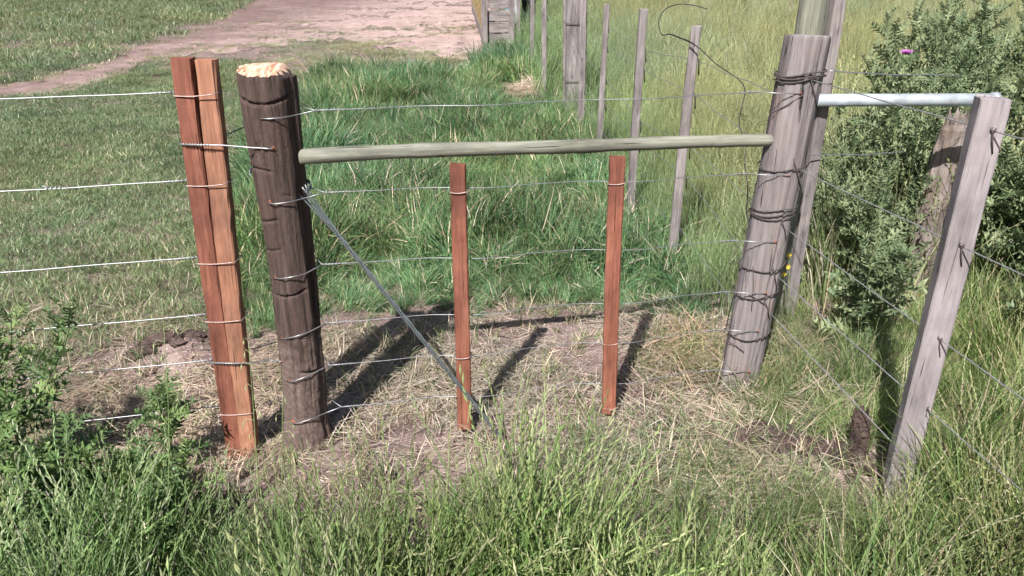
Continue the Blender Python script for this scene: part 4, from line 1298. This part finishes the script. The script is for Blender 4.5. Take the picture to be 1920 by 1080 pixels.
# foreground left
thistle('tall bright green thistle at the left edge in front of the wires', G(58, 900)[:2], .68, 84, .165, 1, branches=3, lean=(-.02, .02))
thistle('small upright thistle just left of the strapped battens', G(322, 880)[:2], .33, 40, .135, 2, branches=2, lean=(.02, 0))
thistle('low thistle rosette in front of the leftmost tall thistle', G(130, 990)[:2], .30, 50, .19, 3, branches=3)
thistle('leafy thistle at the bottom left corner of the view', G(10, 1020)[:2], .38, 50, .19, 4, branches=3)
thistle('sprawling thistle left of the small upright one', G(225, 965)[:2], .22, 40, .16, 5, branches=3, lean=(.2, 0))
thistle('low thistle in the foreground below the small upright thistle', G(350, 1010)[:2], .20, 34, .15, 6, branches=2)
thistle('small thistle rosette between the two left corner thistles', G(70, 1070)[:2], .24, 40, .18, 8, branches=3)
thistle('broad thistle at the bottom left beneath the small upright one', G(270, 1060)[:2], .24, 44, .18, 9, branches=3)
# thistle thicket on the right
THK = [(1.86, 3.95, .98, 'grey-green thistle behind the left half of the pipe rail'), (2.62, 3.55, .95, 'thistle behind the upper half of the grey batten'),
       (1.50, 3.75, .66, 'lowest thistle beside the tall round post'), (2.38, 4.05, 1.18, 'thistle behind the right end of the pipe rail'),
       (2.95, 3.85, 1.16, 'thistle right of the grey batten head'), (2.08, 4.35, 1.14, 'thistle with a purple flower head above the pipe rail'),
       (2.75, 4.75, 1.34, 'tall thistle in the middle of the thicket above the grey batten'), (3.35, 4.55, 1.45, 'tall thistle near the upper right corner'),
       (3.85, 5.3, 1.56, 'thistle with a purple flower at the upper right corner'), (1.52, 3.05, .56, 'short thistle left of the broken stub post'),
       (2.50, 2.92, .78, 'bushy thistle right of the grey batten at mid height'), (2.18, 2.78, .55, 'low thistle right of the grey batten'),
       (2.85, 3.0, .92, 'thistle cut by the right edge of the view'), (3.2, 5.6, 1.42, 'rearmost thistle of the thicket'),
       (2.45, 4.6, 1.25, 'thistle behind the purple flower head'), (2.20, 3.72, .88, 'thistle just behind the broken stub post'), (1.70, 3.5, .76, 'leafy thistle below the middle of the pipe rail'),
       (3.05, 4.25, 1.32, 'thistle above the grey batten head'), (2.7, 3.3, .95, 'thistle close behind the grey batten on its right'), (3.6, 5.0, 1.5, 'tall thistle right of the middle of the thicket'), (1.62, 4.2, .75, 'thistle in the grass just right of the tall round post'),
       (3.3, 3.7, 1.2, 'thistle touching the right edge level with the grey batten head'), (2.62, 5.4, 1.35, 'thistle against the meadow left of the tall thistles'), (3.85, 4.6, 1.5, 'thistle filling the right edge near the top corner'),
       (2.4, 3.35, .85, 'thistle hidden behind the middle of the grey batten'), (3.15, 3.25, .9, 'low thistle at the right edge below the wires'), (4.4, 6.2, 1.66, 'highest thistle reaching the top right corner'),
       (2.95, 4.9, 1.5, 'tall thistle directly above the head of the grey batten'), (2.55, 4.3, 1.32, 'thistle reaching above the right end of the pipe rail'), (3.45, 4.05, 1.42, 'dense thistle between the grey batten head and the right edge')]
for i, (x, y, h, lab) in enumerate(THK):
    thistle(lab, (x, y), h, int(60 + 60 * h), .23 if h > .8 else .19, 100 + i, 'grey_thistle_leaf', 6 if h > .8 else 4, (random.uniform(-.12, .12), random.uniform(-.1, .1)), i in (5, 8), 'thistle thicket on the right')

# ------------------------------------------------------------------ wild oats in front of the posts
def oat(label, base, top, seed, n=9):
    rg = random.Random(seed); base, top = Vector(base), Vector(top)
    r_ = empty('wild_oat', base); tag(r_, label, 'wild oat', 'wild oat stalks in the foreground')
    pts = []
    bow = Vector((rg.uniform(-.02, .02), 0, 0))
    for i in range(10):
        t = i / 9; pts.append((top - base) * t + bow * math.sin(math.pi * t))
    MB().tube(pts, [.0016 - .0008 * i / 9 for i in range(10)], 6).build('stem', 'oat_stem', r_)
    m = MB()
    for j in range(n):
        t = 1 - .42 * j / n; x = t * 9; i = min(8, int(x)); p = pts[i].lerp(pts[i + 1], x - i)
        a = rg.uniform(0, 6.28); q = p + Vector((math.cos(a) * .02, math.sin(a) * .012, .006)); e = q + Vector((math.cos(a) * .008, 0, -.008))
        m.tube([p, q, e], .0004, 3)
        d = Vector((math.cos(a) * .25, 0, -1)).normalized(); u = d.orthogonal().normalized(); v = d.cross(u); L = rg.uniform(.016, .024)
        mm = e + d * L * .4
        m.add([e, mm + u * .0026, mm + v * .0022, mm - u * .0026, mm - v * .0022, e + d * L], [(0, 1, 2), (0, 2, 3), (0, 3, 4), (0, 4, 1), (5, 2, 1), (5, 3, 2), (5, 4, 3), (5, 1, 4)])
    m.build('seed_head', 'oat_husk', r_, smooth=False)
    for j in range(2):
        t = .15 + .25 * j; x = t * 9; p = pts[int(x)]; a = rg.uniform(0, 6.28); lm_ = MB(); L = rg.uniform(.1, .18); vs = []
        for i in range(6):
            s = i / 5; c = p + Vector((math.cos(a) * L * s * .7, math.sin(a) * L * s * .4, L * (s * .8 - s * s * .6))); w_ = .0028 * (1 - s ** 2)
            vs += [c + Vector((-math.sin(a) * w_, math.cos(a) * w_, 0)), c - Vector((-math.sin(a) * w_, math.cos(a) * w_, 0))]
        lm_.add(vs, [(2 * i, 2 * i + 1, 2 * i + 3, 2 * i + 2) for i in range(5)]); lm_.build('leaf', 'oat_stem', r_)
OATS = [((505, 1110), (466, 640), 1.75, 'wild oat stalk crossing the foot of the paler batten'), ((545, 1120), (530, 740), 1.7, 'wild oat stalk in front of the foot of the dark log'),
        ((318, 1090), (303, 560), 1.72, 'tall thin wild oat stalk left of the strapped battens'), ((900, 1060), (880, 760), 1.8, 'wild oat sprig in front of the foot of the hanging batten near the middle'),
        ((1180, 1110), (1085, 845), 1.66, 'leaning wild oat stalk below the gap between the hanging battens'), ((700, 1120), (655, 800), 1.66, 'wild oat stalk right of the foot of the dark log')]
for i, (b, t, Y, lab) in enumerate(OATS):
    B = PY(*b, Y); B.z = hz(B.x, B.y) if abs(B.z) < .4 else B.z
    B = Vector((B.x, Y - .03, hz(B.x, Y))); oat(lab, B, PY(*t, Y + .04), 300 + i)
# two dry bent stalks in the right-hand grass
for i, (b, t, lab) in enumerate((((1525, 660), (1560, 480), 'dry straw coloured stalk standing right of the old grey strainer'), ((1570, 640), (1574, 520), 'shorter dry stalk farther right of the old grey strainer'))):
    B = G(*b); o = MB().tube([Vector((0, 0, -.02)), (PY(*t, B.y) - B) * .5 + Vector((.01, 0, 0)), PY(*t, B.y) - B], [.0028, .002, .001], 5).build('dry_stalk', 'dry_stem'); o.location = B
    tag(o, lab, 'stalk')
# yellow wildflower by the old strainer
yb_ = G(1475, 640); yr = empty('yellow_wildflower', (yb_.x, yb_.y, 0)); tag(yr, 'small yellow wildflower against the right side of the old grey strainer', 'flower')
for i, (x, y) in enumerate(((1479, 478), (1477, 500), (1469, 514))):
    p = PY(x, y, yb_.y) - Vector((yb_.x, yb_.y, 0))
    MB().tube([(0, 0, -.01), p * .5 + Vector((.01, 0, 0)), p], [.002, .0015, .001], 5).build('stem', 'green_stem', yr)
    m = MB()
    for k in range(6):
        a = k * 1.047; m.add([p, p + Vector((math.cos(a - .4) * .008, -.003, math.sin(a - .4) * .008)), p + Vector((math.cos(a) * .013, -.004, math.sin(a) * .013)), p + Vector((math.cos(a + .4) * .008, -.003, math.sin(a + .4) * .008))], [(0, 1, 2, 3)])
    m.build('petals', 'yellow_petal', yr)

# ------------------------------------------------------------------ dug soil, rotten stump, pebbles
def lump_geo(rx, ry, rz, seed, amp=.5, nu=14, nv=9):
    A, PH = np.meshgrid(np.arange(nu) * 2 * math.pi / nu, np.arange(nv + 1) * math.pi / nv)
    Q = 1 + amp * (fbm(np.cos(A) * 2.2 + seed, np.sin(A) * 2.2 + np.cos(PH) * 2.5, seed) - .5) * 2
    vs = np.stack([rx * Q * np.sin(PH) * np.cos(A), ry * Q * np.sin(PH) * np.sin(A), rz * Q * np.cos(PH)], -1).reshape(-1, 3)
    fs = [(j * nu + k, (j + 1) * nu + k, (j + 1) * nu + (k + 1) % nu, j * nu + (k + 1) % nu) for j in range(nv) for k in range(nu)]
    return vs, fs
def lump(name, mat, c, rx, ry, rz, seed, parent=None, amp=.5):
    vs, fs = lump_geo(rx, ry, rz, seed, amp)
    o = MB().add(vs.tolist(), fs).build(name, mat, parent, smooth=False); o.location = c
    return o
rg = random.Random(5)
m = MB()
def clods(n, xa, ya, xb, yb, sp, seed):
    rg = random.Random(seed); m = MB()
    for i in range(n):
        t = rg.random()
        x = lerp(xa, xb, t) + rg.gauss(0, sp); y = lerp(ya, yb, t) + rg.gauss(0, sp * .8)
        r0 = rg.uniform(.005, .03)
        vs, fs = lump_geo(r0 * rg.uniform(.8, 1.5), r0, r0 * .75, seed + i, .8, 10, 7)
        m.add((vs + np.array([x, y, hz(x, y) + r0 * .25])).tolist(), fs)
    return m
rg = random.Random(31); m = MB()
for i in range(620):                       # crumbs of dry earth over the bare patch
    x, y = rg.uniform(-1.9, 1.2), rg.uniform(1.85, 3.3)
    qx, qy = to_px(x, y, 0)
    if not inpoly(np.array([qx]), np.array([qy]), BARE)[0]: continue
    r0 = rg.uniform(.003, .008) if rg.random() < .85 else rg.uniform(.008, .016)
    vs, fs = lump_geo(r0 * 1.2, r0, r0 * .7, 700 + i, .8, 7, 5)
    m.add((vs + np.array([x, y, hz(x, y) + r0 * .3])).tolist(), fs)
tag(m.build('soil_crumbs', 'soil', None, False), 'loose crumbs of dry earth over the bare patch under the wires', 'soil', kind='stuff')
m = clods(100, .84, 2.36, 1.14, 2.17, .045, 10)
tag(clods(80, -1.62, 2.98, -1.30, 3.12, .045, 60).build('dug_soil', 'dark_soil', None, False), 'small heap of dark turned soil left of the strapped battens behind the wires', 'soil', kind='stuff')
tag(m.build('dug_soil', 'dark_soil', None, False), 'dark crumbly dug soil in the grass left of the rotten stump', 'soil', kind='stuff')
sb2 = G(1592, 862); st2 = PY(1622, 772, sb2.y)
m = MB(); vs = []
for i in range(26):
    t = i / 25; c = Vector((0, 0, -.04)).lerp(st2 - Vector((sb2.x, sb2.y, 0)), t) + Vector((.012 * math.sin(t * 4), 0, 0))
    for k in range(18):
        a = k * math.pi / 9; rr = .036 * (1 - .35 * t) * (1 + 1.1 * (float(fbm(np.array(math.cos(a) * 3 + 4), np.array(math.sin(a) * 3 + t * 9), 183)) - .5))
        vs.append((c.x + rr * math.cos(a), c.y + rr * math.sin(a), c.z + (.02 * math.sin(k * 2.3) if i == 25 else 0)))
fs = [(i * 18 + k, i * 18 + (k + 1) % 18, (i + 1) * 18 + (k + 1) % 18, (i + 1) * 18 + k) for i in range(25) for k in range(18)] + [tuple(25 * 18 + k for k in range(18))]
o = m.add(vs, fs).build('rotten_stump', 'dark_soil', None, False); o.location = (sb2.x, sb2.y, 0)
tag(o, 'dark rotten stump leaning in the grass left of the grey batten', 'stump')
for i, (x, y, s, lab) in enumerate(((1033, 815, .014, 'small pale stone on the soil between the hanging battens'), (1260, 690, .016, 'pale chip lying near the foot of the old grey strainer'), (727, 902, .024, 'grey clod of earth in front of the dark log'), (520, 902, .02, 'dark clod in front of the strapped battens'))):
    p = G(x, y); o = lump('stone' if i < 2 else 'clod', 'pebble' if i < 2 else 'dark_soil', (p.x, p.y, hz(p.x, p.y) + s * .3), s * 1.2, s, s * .6, 400 + i); tag(o, lab, 'stone' if i < 2 else 'clod')
rg = random.Random(9); m = MB()
for i in range(700):
    x, y = rg.uniform(-8, 0), rg.uniform(11, 30)
    qx, qy = to_px(x, y, 0)
    if not (qy < track_b(qx) - 8 and qy > track_t(qx) + 6): continue
    s = rg.uniform(.015, .04) if rg.random() < .8 else rg.uniform(.04, .09); z = hz(x, y) + .015
    vs = [(x + s * math.cos(k * 1.047) * rg.uniform(.7, 1.2), y + s * math.sin(k * 1.047) * rg.uniform(.5, 1), z - .02) for k in range(6)]
    vs += [(lerp(x, v[0], .6), lerp(y, v[1], .6), z + s * .35) for v in vs]
    m.add(vs, [(k, (k + 1) % 6, 6 + (k + 1) % 6, 6 + k) for k in range(6)] + [tuple(range(6, 12))])
tag(m.build('track_rubble', 'track_dirt', None, False), 'scattered clods and stones on the pale dirt track', 'rubble', kind='stuff')

# ------------------------------------------------------------------ timber yard wall far behind
c0 = G(906, 82); c1 = G(881, 2)
yw = empty('timber_ramp', (c0.x, c0.y, 0)); tag(yw, 'weathered timber yard wall with a yellow painted side beside the track', 'ramp')
dv = (c1 - c0).normalized(); L = 12.0; ang = math.atan2(dv.y, dv.x)
def plank(name, mat, x0, z0, ln, h, th, rz, loc, sd):
    """horizontal plank, long axis along local x"""
    o = timber(name, mat, h, th, ln, 10, .004, .006, .006, sd)
    o.parent = yw; o.rotation_euler = Euler((0, math.pi / 2, 0)); 
    mt = Matrix.Translation(Vector(loc)) @ Matrix.Rotation(rz, 4, 'Z') @ Matrix.Translation(Vector((x0, 0, z0))) @ Matrix.Rotation(math.pi / 2, 4, 'Y')
    o.matrix_local = mt; return o
for j in range(6):
    plank('plank', 'yellow_paint_timber' if j > 0 else 'grey_timber', 0.05, .12 + .225 * j, L, .215, .05, ang, (0, 0, 0), 500 + j)
for j in range(6):
    plank('plank', 'grey_timber', .12, .10 + .225 * j, .44, .21 if j != 3 else .17, .05, -.03, (0, 0, 0), 520 + j)
for x, y in ((.04, -.06), (.58, .02)):
    o = timber('corner_post', 'grey_timber', .13, .13, 1.55, 12, .004, .006, .008, int(540 + x * 10)); o.parent = yw; o.location = (x, y, -.05)
wp = G(967, 68); o = timber('white_post', 'white_timber', .19, .16, 1.5, 16, .004, .006, .01, 560); o.location = (wp.x, wp.y, -.05)
tag(o, 'whitish post standing at the right end of the yard wall', 'post')
bp = G(951, 44, .35); bu = lump('plastic_bag', 'blue_plastic', (PY(951, 18, wp.y - .15)), .05, .04, .06, 33); tag(bu, 'pale blue plastic hanging on the yard wall', 'plastic')
dk = PY(991, 22, wp.y + .6)
m = MB(); vs = []
prof = [(.0, -.02), (.15, -.02), (.16, .05), (.16, .3), (.168, .32), (.168, .35), (.16, .37), (.16, .7), (.168, .72), (.15, .9), (.0, .9)]
for r0, z in prof:
    for k in range(20): vs.append((r0 * math.cos(k * .31416), r0 * math.sin(k * .31416), z))
m.add(vs, [(i * 20 + k, i * 20 + (k + 1) % 20, (i + 1) * 20 + (k + 1) % 20, (i + 1) * 20 + k) for i in range(len(prof) - 1) for k in range(20)])
o = m.build('drum', 'black_plastic'); o.location = (dk.x, wp.y + .6, 0); tag(o, 'black plastic drum behind the far battens', 'drum')
